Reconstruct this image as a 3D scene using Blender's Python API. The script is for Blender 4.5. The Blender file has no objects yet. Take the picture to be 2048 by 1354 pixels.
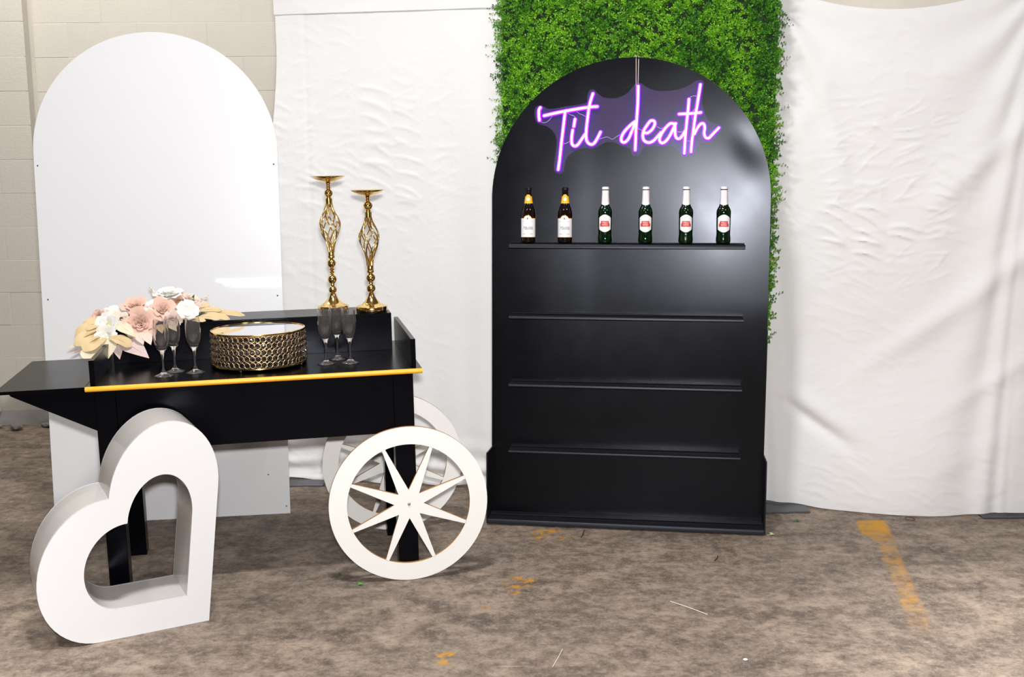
import bpy, bmesh, math, random
from mathutils import Vector, Matrix, noise

random.seed(7)
SC = bpy.context.scene
COL = SC.collection
PI = math.pi

# ------------------------------------------------------------------ camera, world, lights, exposure
cam_data = bpy.data.cameras.new('camera')
cam_data.sensor_width = 36.0
cam_data.lens = 38.273
cam_data.clip_start = 0.05
cam = bpy.data.objects.new('camera', cam_data)
COL.objects.link(cam)
_R = Vector((0.99998016, -0.00101701, -0.00621733))
_U = Vector((0.00629996, 0.16142838, 0.98686432))
_F = Vector((0.0, 0.98688391, -0.16143158))
CAM_H = 1.51875
m = Matrix.Identity(4)
for i in range(3):
    m[i][0], m[i][1], m[i][2] = _R[i], _U[i], -_F[i]
m[2][3] = CAM_H
cam.matrix_world = m
SC.camera = cam

SC.view_settings.view_transform = 'Standard'
SC.view_settings.look = 'None'
SC.view_settings.gamma = 1.0
SC.view_settings.use_curve_mapping = False
SC.view_settings.exposure = -0.22
SC.cycles.max_bounces = 10
SC.cycles.transparent_max_bounces = 12
SC.cycles.caustics_reflective = False
SC.cycles.caustics_refractive = False
SC.cycles.sample_clamp_indirect = 6.0
SC.cycles.use_denoising = True

world = bpy.data.worlds.new('world')
SC.world = world
world.use_nodes = True
world.node_tree.nodes['Background'].inputs['Color'].default_value = (0.9, 0.95, 1.0, 1)
world.node_tree.nodes['Background'].inputs['Strength'].default_value = 0.02


def area(name, loc, target, sx, sy, power, color=(1, 1, 1), spread=PI):
    l = bpy.data.lights.new(name, 'AREA')
    l.shape = 'RECTANGLE'
    l.size, l.size_y, l.energy, l.color, l.spread = sx, sy, power, color, spread
    o = bpy.data.objects.new(name, l)
    COL.objects.link(o)
    o.location = loc
    d = Vector(target) - Vector(loc)
    o.rotation_euler = d.to_track_quat('-Z', 'Y').to_euler()
    return o


# the photographer's flash just above the lens, the lamp over the cart, two high lamps over the front of the room
area('flash_light', (0.03, -0.04, CAM_H + 0.15), (0.03, 4.0, CAM_H + 0.0), 0.11, 0.07, 168, (1.0, 0.985, 0.97))
area('ceiling_light_cart', (-0.40, 2.45, 4.25), (-0.40, 2.45, 0), 0.45, 0.25, 150, (1.0, 0.985, 0.97))
area('ceiling_light_left', (-2.2, 1.0, 4.25), (-2.2, 1.2, 0), 1.2, 0.5, 28, (1.0, 0.985, 0.97))
area('ceiling_light_right', (2.4, 1.0, 4.25), (2.4, 1.2, 0), 1.2, 0.5, 28, (1.0, 0.985, 0.97))



def spot(name, loc, target, power, angle, blend, radius=0.15, color=(1, 0.99, 0.975)):
    l = bpy.data.lights.new(name, 'SPOT')
    l.energy, l.color, l.spot_size, l.spot_blend, l.shadow_soft_size = power, color, math.radians(angle), blend, radius
    o = bpy.data.objects.new(name, l)
    COL.objects.link(o)
    o.location = loc
    o.rotation_euler = (Vector(target) - Vector(loc)).to_track_quat('-Z', 'Y').to_euler()
    return o


# added lamps: two lighten the front floor corners, two the back wall's top
spot('added_corner_light_left', (-1.9, 1.2, 4.2), (-2.00, 2.45, 0), 800, 36, 1.0)
spot('added_corner_light_right', (2.4, 1.7, 4.2), (2.10, 2.60, 0), 1500, 40, 1.0)
area('added_wall_wash_left', (-2.6, 5.2, 4.1), (-2.7, 6.45, 2.4), 1.2, 0.2, 72, (1.0, 0.97, 0.92))
area('added_wall_wash_right', (1.8, 5.3, 4.1), (1.8, 6.45, 2.4), 1.6, 0.2, 70, (1.0, 0.97, 0.94))  # added, unseen lamp that brightens the wall above the draped cloth

# ------------------------------------------------------------------ materials
def nd(nt, kind, **kw):
    n = nt.nodes.new(kind)
    for k, v in kw.items():
        setattr(n, k, v)
    return n


def mth(nt, op, a, b=None, c=None, clamp=False):
    n = nt.nodes.new('ShaderNodeMath')
    n.operation = op
    n.use_clamp = clamp
    for i, v in enumerate((a, b, c)):
        if v is None:
            continue
        if isinstance(v, (int, float)):
            n.inputs[i].default_value = v
        else:
            nt.links.new(v, n.inputs[i])
    return n.outputs[0]


def mixc(nt, fac, a, b):
    n = nt.nodes.new('ShaderNodeMix')
    n.data_type = 'RGBA'
    for s, v in ((n.inputs['Factor'], fac), (n.inputs[6], a), (n.inputs[7], b)):
        if isinstance(v, (int, float)):
            s.default_value = v
        elif isinstance(v, tuple):
            s.default_value = (*v, 1) if len(v) == 3 else v
        else:
            nt.links.new(v, s)
    return n.outputs[2]


def noise_tex(nt, vec, scale, detail=4, rough=0.55):
    n = nt.nodes.new('ShaderNodeTexNoise')
    n.inputs['Scale'].default_value = scale
    n.inputs['Detail'].default_value = detail
    n.inputs['Roughness'].default_value = rough
    if vec is not None:
        nt.links.new(vec, n.inputs['Vector'])
    return n.outputs['Fac']


def smooth(nt, v, lo, hi):
    n = nt.nodes.new('ShaderNodeMapRange')
    n.interpolation_type = 'SMOOTHSTEP'
    nt.links.new(v, n.inputs[0])
    n.inputs[1].default_value, n.inputs[2].default_value = lo, hi
    n.inputs[3].default_value, n.inputs[4].default_value = 0.0, 1.0
    return n.outputs[0]


def new_mat(name):
    mt = bpy.data.materials.new(name)
    mt.use_nodes = True
    nt = mt.node_tree
    return mt, nt, nt.nodes['Principled BSDF']


def mat(name, color, rough=0.5, metal=0.0, var=0.06, vscale=8.0, bump=0.0, bscale=60.0, coat=0.0,
        trans=0.0, ior=1.45, rvar=0.0, emit=None, estr=0.0, subs=0.0, translucent=0.0, spec=0.5, tint=None):
    """principled material whose colour, roughness and relief vary with object-space noise"""
    mt, nt, p = new_mat(name)
    tc = nd(nt, 'ShaderNodeTexCoord')
    nz = noise_tex(nt, tc.outputs['Object'], vscale)
    dark = tuple(max(0, c * (1 - var)) for c in color)
    lite = tuple(min(1, c * (1 + var)) for c in color)
    nt.links.new(mixc(nt, nz, dark, lite), p.inputs['Base Color'])
    p.inputs['Roughness'].default_value = rough
    if rvar:
        nt.links.new(mth(nt, 'ADD', mth(nt, 'MULTIPLY', nz, rvar), rough - rvar / 2), p.inputs['Roughness'])
    p.inputs['Metallic'].default_value = metal
    p.inputs['Coat Weight'].default_value = coat
    p.inputs['Coat Roughness'].default_value = 0.03
    p.inputs['Transmission Weight'].default_value = trans
    p.inputs['IOR'].default_value = ior
    p.inputs['Specular IOR Level'].default_value = spec
    if tint:
        p.inputs['Specular Tint'].default_value = (*tint, 1)
    if subs:
        p.inputs['Subsurface Weight'].default_value = subs
        p.inputs['Subsurface Radius'].default_value = (0.01, 0.01, 0.01)
    if emit:
        p.inputs['Emission Color'].default_value = (*emit, 1)
        p.inputs['Emission Strength'].default_value = estr
    if bump:
        b = nd(nt, 'ShaderNodeBump')
        b.inputs['Strength'].default_value = 1.0
        b.inputs['Distance'].default_value = bump
        nt.links.new(noise_tex(nt, tc.outputs['Object'], bscale, 3), b.inputs['Height'])
        nt.links.new(b.outputs[0], p.inputs['Normal'])
    return mt


M = {}
M['black'] = mat('black_satin_paint', (0.0010, 0.0010, 0.0020), 0.24, spec=0.14, tint=(0.82, 0.86, 1.0), var=0.2, bump=0.000015, bscale=260, rvar=0.06)
M['black_arch'] = mat('black_arch_paint', (0.0007, 0.0007, 0.0012), 0.25, spec=0.30, tint=(0.82, 0.86, 1.0), var=0.2, vscale=5, bump=0.000018, bscale=260, rvar=0.10)
M['black_shelf_sheen'] = mat('black_shelf_painted_sheen', (0.010, 0.010, 0.013), 0.36, spec=0.28, tint=(0.82, 0.86, 1.0), var=0.2, vscale=5)  # lighter than the arch black, painting in the light the shelves catch
M['black_plain'] = mat('black_metal', (0.02, 0.02, 0.022), 0.45, var=0.2)
M['gold_paint'] = mat('ochre_gold_edge_paint', (0.95, 0.42, 0.025), 0.35, var=0.10, vscale=14)
M['gold'] = mat('polished_gold', (0.95, 0.66, 0.24), 0.15, metal=1.0, var=0.06, vscale=20)
M['gold_rose'] = mat('brushed_rose_gold', (0.93, 0.68, 0.42), 0.30, metal=1.0, var=0.06, vscale=20)
M['white_gloss'] = mat('white_gloss_board', (0.76, 0.76, 0.785), 0.30, var=0.015, vscale=3, coat=1.0)
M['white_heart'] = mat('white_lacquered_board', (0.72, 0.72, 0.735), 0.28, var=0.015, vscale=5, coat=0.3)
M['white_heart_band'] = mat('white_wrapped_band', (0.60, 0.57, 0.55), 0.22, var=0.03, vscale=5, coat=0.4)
M['white_wheel'] = mat('white_painted_mdf', (0.82, 0.81, 0.78), 0.5, var=0.02)
M['mdf_edge'] = mat('laser_cut_mdf_edge', (0.42, 0.20, 0.05), 0.7, var=0.25, vscale=30)
M['cloth'] = mat('white_cotton_cloth', (0.775, 0.768, 0.77), 0.95, var=0.012, vscale=4, bump=0.0008, bscale=55, spec=0.15)
M['block'] = mat('painted_concrete_block', (0.585, 0.55, 0.49), 0.8, var=0.10, vscale=3.0, bump=0.0015, bscale=70)
M['mortar'] = mat('painted_mortar', (0.565, 0.53, 0.47), 0.9, var=0.12, vscale=6, bump=0.001, bscale=90)
M['room'] = mat('warehouse_wall_paint', (0.10, 0.095, 0.09), 0.85, var=0.1, vscale=1.5)
M['ceiling'] = mat('warehouse_ceiling', (0.16, 0.155, 0.15), 0.9, var=0.1, vscale=1.5)
M['curb'] = mat('stained_concrete_curb', (0.22, 0.21, 0.20), 0.9, var=0.35, vscale=9, bump=0.003, bscale=40)
M['mirror'] = mat('mirror_plate', (0.92, 0.93, 0.95), 0.03, metal=1.0, var=0.01)
M['glass'] = mat('clear_glass', (0.95, 0.92, 0.92), 0.01, var=0.0, trans=0.965, ior=1.48)
M['crystal'] = mat('crystal_bead', (0.95, 0.93, 0.97), 0.02, var=0.0, trans=1.0, ior=1.6)
def acrylic_material(name, alpha, rough):
    """clear sheet: mostly see-through, slightly hazy, glossy on the surface"""
    mt, nt, p = new_mat(name)
    tc = nd(nt, 'ShaderNodeTexCoord')
    nz = noise_tex(nt, tc.outputs['Object'], 30.0)
    nt.links.new(mixc(nt, nz, (0.42, 0.26, 0.74), (0.50, 0.32, 0.84)), p.inputs['Base Color'])  # violet base colour stands in for neon light scattered in the sheet
    p.inputs['Roughness'].default_value = rough
    p.inputs['Alpha'].default_value = alpha
    return mt


M['acrylic'] = acrylic_material('glow_tinted_acrylic_sheet', 0.05, 0.1)
M['acrylic_edge'] = acrylic_material('glow_tinted_acrylic_edge', 0.25, 0.1)  # more opaque, painting the light that the edge catches
M['glow_strip'] = mat('glowing_strip', (0.8, 0.85, 0.9), 0.5, emit=(0.95, 0.98, 1.0), estr=14.0)  # glow of the strip added behind the photographer
M['neon_core'] = mat('lit_led_strip', (1, 0.8, 1), 0.4, emit=(1.0, 0.66, 1.0), estr=2.0)
M['neon_jacket'] = mat('lit_violet_silicone', (0.5, 0.05, 0.9), 0.4, emit=(0.125, 0.008, 0.95), estr=4.5)
M['wire'] = mat('clear_pink_wire', (0.55, 0.32, 0.62), 0.3, var=0.1)
M['cord'] = mat('beige_hanging_cord', (0.62, 0.46, 0.42), 0.8, var=0.1, vscale=60)
M['green_glass'] = mat('dark_green_bottle_glass', (0.002, 0.014, 0.003), 0.04, var=0.2, trans=0.25, coat=0.5)
M['brown_glass'] = mat('dark_brown_bottle_glass', (0.008, 0.004, 0.003), 0.05, var=0.2, trans=0.1, coat=0.5)
M['paper'] = mat('white_label_paper', (0.82, 0.80, 0.82), 0.55, var=0.02, vscale=60)
M['foil_white'] = mat('white_neck_foil', (0.84, 0.76, 0.80), 0.4, var=0.03, vscale=60)
M['label_yellow'] = mat('yellow_label_paper', (0.88, 0.45, 0.02), 0.5, var=0.08, vscale=80)
M['label_orange'] = mat('orange_label_border', (0.85, 0.42, 0.08), 0.5, var=0.06, vscale=80)
M['label_red'] = mat('red_label_ink', (0.60, 0.03, 0.03), 0.5, var=0.06, vscale=80)
M['label_brown'] = mat('brown_label_ink', (0.33, 0.14, 0.07), 0.5, var=0.1, vscale=80)
M['ink_grey'] = mat('grey_label_ink', (0.22, 0.22, 0.26), 0.6, var=0.1, vscale=80)
M['ink_white'] = mat('white_label_ink', (0.9, 0.85, 0.84), 0.6, var=0.02, vscale=80)
M['cap_black'] = mat('black_bottle_cap', (0.012, 0.010, 0.014), 0.3, metal=0.3, var=0.1, vscale=80)
M['cap_white'] = mat('white_bottle_cap', (0.78, 0.72, 0.70), 0.35, var=0.05, vscale=80)
M['rose'] = mat('blush_rose_petal', (0.68, 0.44, 0.35), 0.7, var=0.14, vscale=30, subs=0.1)
M['rose_pale'] = mat('pale_pink_petal', (0.70, 0.55, 0.47), 0.7, var=0.10, vscale=30, subs=0.1)
M['petal_white'] = mat('white_petal', (0.74, 0.73, 0.68), 0.7, var=0.05, vscale=30, subs=0.1)
M['stamen'] = mat('lime_stamen', (0.45, 0.55, 0.05), 0.7, var=0.2, vscale=60)
M['leaf_gold'] = mat('pale_gold_leaf', (0.60, 0.45, 0.24), 0.6, var=0.16, vscale=25)
M['leaf_cream'] = mat('cream_leaf', (0.66, 0.56, 0.40), 0.6, var=0.12, vscale=25)
M['leaf_mauve'] = mat('dusty_mauve_leaf', (0.58, 0.45, 0.42), 0.6, var=0.12, vscale=25)
M['leaf_green'] = mat('dark_green_leaf', (0.03, 0.12, 0.025), 0.5, var=0.3, vscale=40)
M['pampas'] = mat('cream_feather_grass', (0.78, 0.68, 0.55), 0.9, var=0.14, vscale=40)
M['wheat'] = mat('brown_seed_head', (0.50, 0.24, 0.06), 0.8, var=0.3, vscale=60)
M['moss'] = mat('dark_floral_foam', (0.03, 0.045, 0.02), 0.9, var=0.3, vscale=40)
M['steel'] = mat('grey_steel_plate', (0.13, 0.13, 0.145), 0.45, metal=0.6, var=0.2, vscale=6)
M['screw'] = mat('screw_head', (0.10, 0.10, 0.11), 0.4, metal=0.8, var=0.1)
M['zinc'] = mat('zinc_bolt', (0.45, 0.45, 0.44), 0.35, metal=0.9, var=0.1)
M['leaf_fallen'] = mat('fallen_boxwood_leaf', (0.10, 0.33, 0.05), 0.6, var=0.3, vscale=60)
M['leaf_fallen_pale'] = mat('pale_fallen_leaf', (0.45, 0.52, 0.22), 0.6, var=0.2, vscale=60)
M['twig'] = mat('dark_twig', (0.035, 0.03, 0.025), 0.8, var=0.2)
M['thread'] = mat('off_white_thread', (0.75, 0.70, 0.64), 0.8, var=0.05)
M['rust_wire'] = mat('rusty_wire', (0.18, 0.07, 0.04), 0.6, var=0.2)
M['post_white'] = mat('white_board_edge', (0.62, 0.61, 0.57), 0.6, var=0.06)
M['backing'] = mat('dark_green_mesh_backing', (0.010, 0.030, 0.008), 0.9, var=0.3, vscale=20)


def hedge_material():
    mt, nt, p = new_mat('boxwood_leaf')
    geo = nd(nt, 'ShaderNodeNewGeometry')
    tc = nd(nt, 'ShaderNodeTexCoord')
    big = noise_tex(nt, tc.outputs['Object'], 9.0, 3)
    ramp = nd(nt, 'ShaderNodeValToRGB')
    e = ramp.color_ramp.elements
    e[0].position, e[0].color = 0.0, (0.009, 0.058, 0.003, 1)
    e[1].position, e[1].color = 1.0, (0.21, 0.50, 0.018, 1)
    k = ramp.color_ramp.elements.new(0.5)
    k.color = (0.048, 0.200, 0.008, 1)
    v = mth(nt, 'ADD', mth(nt, 'MULTIPLY', geo.outputs['Random Per Island'], 0.55), mth(nt, 'MULTIPLY', smooth(nt, big, 0.35, 0.65), 0.55))
    nt.links.new(v, ramp.inputs[0])
    nt.links.new(ramp.outputs[0], p.inputs['Base Color'])
    p.inputs['Roughness'].default_value = 0.55
    p.inputs['Specular IOR Level'].default_value = 0.3
    return mt


M['hedge'] = hedge_material()


def floor_material():
    mt, nt, p = new_mat('worn_concrete_floor')
    tc = nd(nt, 'ShaderNodeTexCoord')
    ob = tc.outputs['Object']
    mp = nd(nt, 'ShaderNodeMapping')
    mp.inputs['Scale'].default_value = (1.0, 1.35, 1.0)
    nt.links.new(ob, mp.inputs['Vector'])
    n1 = noise_tex(nt, mp.outputs[0], 1.7, 6, 0.62)
    n2 = noise_tex(nt, mp.outputs[0], 6.5, 8, 0.68)
    n3 = noise_tex(nt, ob, 85.0, 4, 0.7)
    n4 = noise_tex(nt, mp.outputs[0], 3.4, 5, 0.6)
    n5 = noise_tex(nt, ob, 24.0, 9, 0.72)
    n6 = noise_tex(nt, mp.outputs[0], 11.0, 9, 0.75)
    c = mixc(nt, smooth(nt, n2, 0.34, 0.66), (0.110, 0.080, 0.061), (0.340, 0.265, 0.205))
    c = mixc(nt, mth(nt, 'MULTIPLY', smooth(nt, n1, 0.38, 0.60), 0.50), c, (0.185, 0.145, 0.115))
    c = mixc(nt, mth(nt, 'MULTIPLY', smooth(nt, n4, 0.50, 0.68), 0.62), c, (0.075, 0.059, 0.050))
    c = mixc(nt, mth(nt, 'MULTIPLY', smooth(nt, n5, 0.46, 0.66), 0.50), c, (0.40, 0.32, 0.255))
    c = mixc(nt, mth(nt, 'MULTIPLY', smooth(nt, n5, 0.50, 0.34), 0.60), c, (0.075, 0.058, 0.048))
    vein = mth(nt, 'ABSOLUTE', mth(nt, 'SUBTRACT', n6, 0.5))
    c = mixc(nt, mth(nt, 'MULTIPLY', smooth(nt, vein, 0.022, 0.0), 0.42), c, (0.055, 0.043, 0.036))
    c = mixc(nt, mth(nt, 'MULTIPLY', smooth(nt, n3, 0.45, 0.75), 0.35), c, (0.42, 0.345, 0.28))
    # pale scuffs: thin stretched noise
    mp2 = nd(nt, 'ShaderNodeMapping')
    mp2.inputs['Rotation'].default_value = (0, 0, 0.9)
    mp2.inputs['Scale'].default_value = (2.0, 60.0, 1.0)
    nt.links.new(ob, mp2.inputs['Vector'])
    sc = noise_tex(nt, mp2.outputs[0], 1.6, 3, 0.5)
    c = mixc(nt, mth(nt, 'MULTIPLY', smooth(nt, sc, 0.68, 0.78), 0.55), c, (0.46, 0.41, 0.36))
    # worn yellow paint: a line on the right, patches elsewhere
    sep = nd(nt, 'ShaderNodeSeparateXYZ')
    nt.links.new(ob, sep.inputs[0])
    X, Y = sep.outputs[0], sep.outputs[1]
    wear = noise_tex(nt, ob, 16.0, 6, 0.7)
    xc = mth(nt, 'ADD', mth(nt, 'MULTIPLY', mth(nt, 'SUBTRACT', Y, 4.44), 0.196), 1.515)
    dx = mth(nt, 'SUBTRACT', X, xc)
    dx = mth(nt, 'ADD', dx, mth(nt, 'MULTIPLY', mth(nt, 'SUBTRACT', wear, 0.5), 0.07))
    lim = mth(nt, 'SUBTRACT', -0.012, mth(nt, 'MULTIPLY', smooth(nt, Y, 4.15, 4.33), 0.055))
    rel = mth(nt, 'SUBTRACT', dx, lim)
    line = mth(nt, 'MULTIPLY', smooth(nt, rel, 0.0, 0.02), mth(nt, 'SUBTRACT', 1.0, smooth(nt, dx, 0.060, 0.075)))
    line = mth(nt, 'MULTIPLY', line, mth(nt, 'MULTIPLY', smooth(nt, Y, 3.25, 3.60), mth(nt, 'SUBTRACT', 1.0, smooth(nt, Y, 4.43, 4.45))))
    far = mth(nt, 'MULTIPLY', smooth(nt, Y, 4.15, 4.33), 0.50)
    line = mth(nt, 'MULTIPLY', line, mth(nt, 'ADD', mth(nt, 'ADD', 0.14, far), mth(nt, 'MULTIPLY', smooth(nt, wear, 0.42, 0.60), 0.42), None, True))
    tot = line
    for (px, py, r) in ((0.02, 3.775, 0.075), (0.151, 4.281, 0.10), (0.26, 4.27, 0.03), (-0.099, 3.55, 0.03), (-0.20, 3.16, 0.06), (0.0, 3.68, 0.03), (-3.1, 6.28, 0.07)):
        d = nd(nt, 'ShaderNodeVectorMath', operation='DISTANCE')
        nt.links.new(ob, d.inputs[0])
        d.inputs[1].default_value = (px, py, 0)
        k = mth(nt, 'SUBTRACT', 1.0, smooth(nt, mth(nt, 'ADD', d.outputs['Value'], mth(nt, 'MULTIPLY', mth(nt, 'SUBTRACT', n2, 0.5), r)), r * 0.5, r))
        k = mth(nt, 'MULTIPLY', k, smooth(nt, wear, 0.46, 0.60))
        tot = mth(nt, 'MAXIMUM', tot, k)
    c = mixc(nt, tot, c, (0.52, 0.25, 0.018))
    nt.links.new(c, p.inputs['Base Color'])
    nt.links.new(mth(nt, 'ADD', mth(nt, 'MULTIPLY', n1, 0.3), 0.48), p.inputs['Roughness'])
    p.inputs['Specular IOR Level'].default_value = 0.3
    b = nd(nt, 'ShaderNodeBump')
    b.inputs['Distance'].default_value = 0.002
    nt.links.new(n2, b.inputs['Height'])
    nt.links.new(b.outputs[0], p.inputs['Normal'])
    return mt


M['floor'] = floor_material()


# ------------------------------------------------------------------ mesh helpers
class MB:
    def __init__(self):
        self.v, self.f, self.m = [], [], []

    def add(self, vf, mi=0, mx=None):
        v, f = vf
        o = len(self.v)
        self.v += [tuple(mx @ Vector(p)) for p in v] if mx is not None else [tuple(p) for p in v]
        self.f += [tuple(i + o for i in q) for q in f]
        self.m += [mi] * len(f)
        return self

    def mesh(self, name, mats, angle=35):
        me = bpy.data.meshes.new(name)
        me.from_pydata(self.v, [], self.f)
        for k in (mats if isinstance(mats, (list, tuple)) else [mats]):
            me.materials.append(M[k])
        if any(self.m):
            me.polygons.foreach_set('material_index', self.m)
        bm = bmesh.new()
        bm.from_mesh(me)
        bmesh.ops.recalc_face_normals(bm, faces=bm.faces)
        bm.to_mesh(me)
        bm.free()
        if angle is None:
            me.polygons.foreach_set('use_smooth', [False] * len(me.polygons))
        else:
            me.polygons.foreach_set('use_smooth', [True] * len(me.polygons))
            me.set_sharp_from_angle(angle=math.radians(angle))
        me.update()
        return me

    def build(self, name, mats, parent=None, angle=35, loc=None, rot=None):
        return link(name, self.mesh(name, mats, angle), parent, loc, rot)


def link(name, data, parent=None, loc=None, rot=None):
    o = bpy.data.objects.new(name, data)
    COL.objects.link(o)
    if parent is not None:
        o.parent = parent
    if loc is not None:
        o.location = loc
    if rot is not None:
        o.rotation_euler = rot
    return o


def tag(o, label=None, cat=None, group=None, kind=None):
    if label:
        o['label'] = label
    if cat:
        o['category'] = cat
    if group:
        o['group'] = group
    if kind:
        o['kind'] = kind
    return o


def thing(name, label, cat, mx=None, group=None):
    o = bpy.data.objects.new(name, None)
    o.empty_display_size = 0.05
    COL.objects.link(o)
    if mx is not None:
        o.matrix_world = mx
    return tag(o, label, cat, group)


def copy_tree(o, parent=None):
    c = o.copy()
    COL.objects.link(c)
    if parent is not None:
        c.parent = parent
        c.matrix_parent_inverse = o.matrix_parent_inverse
    for ch in list(o.children):
        copy_tree(ch, c)
    return c


def basis(o, u, n, z):
    mx = Matrix.Identity(4)
    for i in range(3):
        mx[i][0], mx[i][1], mx[i][2], mx[i][3] = u[i], n[i], z[i], o[i]
    return mx


def box(x0, x1, y0, y1, z0, z1, bev=0.0, seg=1):
    if bev <= 0:
        v = [(x, y, z) for x in (x0, x1) for y in (y0, y1) for z in (z0, z1)]
        f = [(0, 1, 3, 2), (4, 6, 7, 5), (0, 4, 5, 1), (2, 3, 7, 6), (0, 2, 6, 4), (1, 5, 7, 3)]
        return v, f
    bm = bmesh.new()
    bmesh.ops.create_cube(bm, size=1.0)
    for q in bm.verts:
        q.co = Vector(((x0 + x1) / 2 + q.co.x * (x1 - x0), (y0 + y1) / 2 + q.co.y * (y1 - y0), (z0 + z1) / 2 + q.co.z * (z1 - z0)))
    bmesh.ops.bevel(bm, geom=list(bm.edges), offset=bev, segments=seg, affect='EDGES', profile=0.5)
    bm.verts.index_update()
    r = ([tuple(q.co) for q in bm.verts], [tuple(q.index for q in fc.verts) for fc in bm.faces])
    bm.free()
    return r


def lathe(prof, n=32, c=(0, 0, 0), close=False):
    v, f = [], []
    for (r, z) in prof:
        for k in range(n):
            t = 2 * PI * k / n
            v.append((c[0] + r * math.cos(t), c[1] + r * math.sin(t), c[2] + z))
    L = len(prof)
    for i in range(L - 1 + (1 if close else 0)):
        j = (i + 1) % L
        for k in range(n):
            f.append((i * n + k, i * n + (k + 1) % n, j * n + (k + 1) % n, j * n + k))
    if not close:
        if prof[0][0] > 1e-5:
            f.append(tuple(range(n - 1, -1, -1)))
        if prof[-1][0] > 1e-5:
            f.append(tuple(range((L - 1) * n, L * n)))
    return v, f


def frames(pts, closed=False):
    P = [Vector(p) for p in pts]
    n = len(P)
    T = []
    for i in range(n):
        a = P[(i - 1) % n] if (closed or i > 0) else P[i]
        b = P[(i + 1) % n] if (closed or i < n - 1) else P[i]
        d = b - a
        T.append(d.normalized() if d.length > 1e-9 else Vector((0, 0, 1)))
    up = Vector((0, 1, 0)) if abs(T[0].y) < 0.9 else Vector((1, 0, 0))
    N = []
    x = (up - T[0] * up.dot(T[0])).normalized()
    for i in range(n):
        x = (x - T[i] * x.dot(T[i])).normalized()
        N.append((x, T[i].cross(x)))
    return P, T, N


def tube(pts, r, n=8, closed=False, flat=None):
    """round tube along pts; r a number or one per point; flat scales the second axis"""
    P, T, N = frames(pts, closed)
    v, f = [], []
    for i, p in enumerate(P):
        rr = r[i] if isinstance(r, (list, tuple)) else r
        a, b = N[i]
        for k in range(n):
            t = 2 * PI * k / n
            v.append(tuple(p + a * (rr * math.cos(t)) + b * (rr * (flat or 1.0) * math.sin(t))))
    L = len(P)
    for i in range(L - (0 if closed else 1)):
        j = (i + 1) % L
        for k in range(n):
            f.append((i * n + k, i * n + (k + 1) % n, j * n + (k + 1) % n, j * n + k))
    if not closed:
        f.append(tuple(range(n - 1, -1, -1)))
        f.append(tuple(range((L - 1) * n, L * n)))
    return v, f


def capped_tube(pts, r, n=10):
    """tube with rounded ends"""
    P = [Vector(p) for p in pts]
    a, b = (P[0] - P[1]).normalized(), (P[-1] - P[-2]).normalized()
    pre = [P[0] + a * r * s for s in (1.0, 0.85, 0.5)]
    post = [P[-1] + b * r * s for s in (0.5, 0.85, 1.0)]
    rr = [0.08 * r, 0.53 * r, 0.87 * r] + [r] * len(P) + [0.87 * r, 0.53 * r, 0.08 * r]
    return tube(pre + P + post, rr, n)


def catmull(pts, k=6, closed=False):
    P = [Vector(p) for p in pts]
    n = len(P)
    out = []
    for i in range(n if closed else n - 1):
        p1, p2 = P[i], P[(i + 1) % n]
        p0 = P[(i - 1) % n] if (closed or i > 0) else p1 * 2 - p2
        p3 = P[(i + 2) % n] if (closed or i < n - 2) else p2 * 2 - p1
        for s in range(k):
            t = s / k
            out.append(0.5 * ((2 * p1) + (p2 - p0) * t + (2 * p0 - 5 * p1 + 4 * p2 - p3) * t * t + (3 * p1 - p0 - 3 * p2 + p3) * t ** 3))
    if not closed:
        out.append(P[-1])
    return out


def prism(poly, b0, b1):
    """polygon of (a, z) pairs extruded along b from b0 to b1"""
    n = len(poly)
    v = [(a, b0, z) for a, z in poly] + [(a, b1, z) for a, z in poly]
    f = [tuple(range(n)), tuple(range(2 * n - 1, n - 1, -1))]
    f += [(i, i + n, (i + 1) % n + n, (i + 1) % n) for i in range(n)]
    return v, f


def fill_prism(poly, b0, b1):
    """like prism for a concave polygon: the faces are triangulated"""
    from mathutils.geometry import tessellate_polygon
    n = len(poly)
    v = [(a, b0, z) for a, z in poly] + [(a, b1, z) for a, z in poly]
    tri = tessellate_polygon([[Vector((a, z, 0)) for a, z in poly]])
    f = [tuple(t) for t in tri] + [tuple(i + n for i in reversed(t)) for t in tri]
    f += [(i, i + n, (i + 1) % n + n, (i + 1) % n) for i in range(n)]
    return v, f


def ico(r, sub=1, c=(0, 0, 0), sc=(1, 1, 1)):
    bm = bmesh.new()
    bmesh.ops.create_icosphere(bm, subdivisions=sub, radius=r)
    bm.verts.index_update()
    res = ([(c[0] + q.co.x * sc[0], c[1] + q.co.y * sc[1], c[2] + q.co.z * sc[2]) for q in bm.verts], [tuple(q.index for q in fc.verts) for fc in bm.faces])
    bm.free()
    return res


def text_mesh(body, size, shear=0.0, spacing=1.0):
    """flat lettering as (verts, faces), centred on x, standing in x/z"""
    cu = bpy.data.curves.new('lettering', 'FONT')
    cu.body, cu.size, cu.shear, cu.space_character = body, size, shear, spacing
    cu.align_x = 'CENTER'
    cu.resolution_u = 2
    ob = bpy.data.objects.new('lettering', cu)
    COL.objects.link(ob)
    dg = bpy.context.evaluated_depsgraph_get()
    me = bpy.data.meshes.new_from_object(ob.evaluated_get(dg))
    v = [(q.co.x, 0.0, q.co.y) for q in me.vertices]
    f = [tuple(p.vertices) for p in me.polygons]
    bpy.data.objects.remove(ob)
    bpy.data.meshes.remove(me)
    bpy.data.curves.remove(cu)
    return v, f


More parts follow.
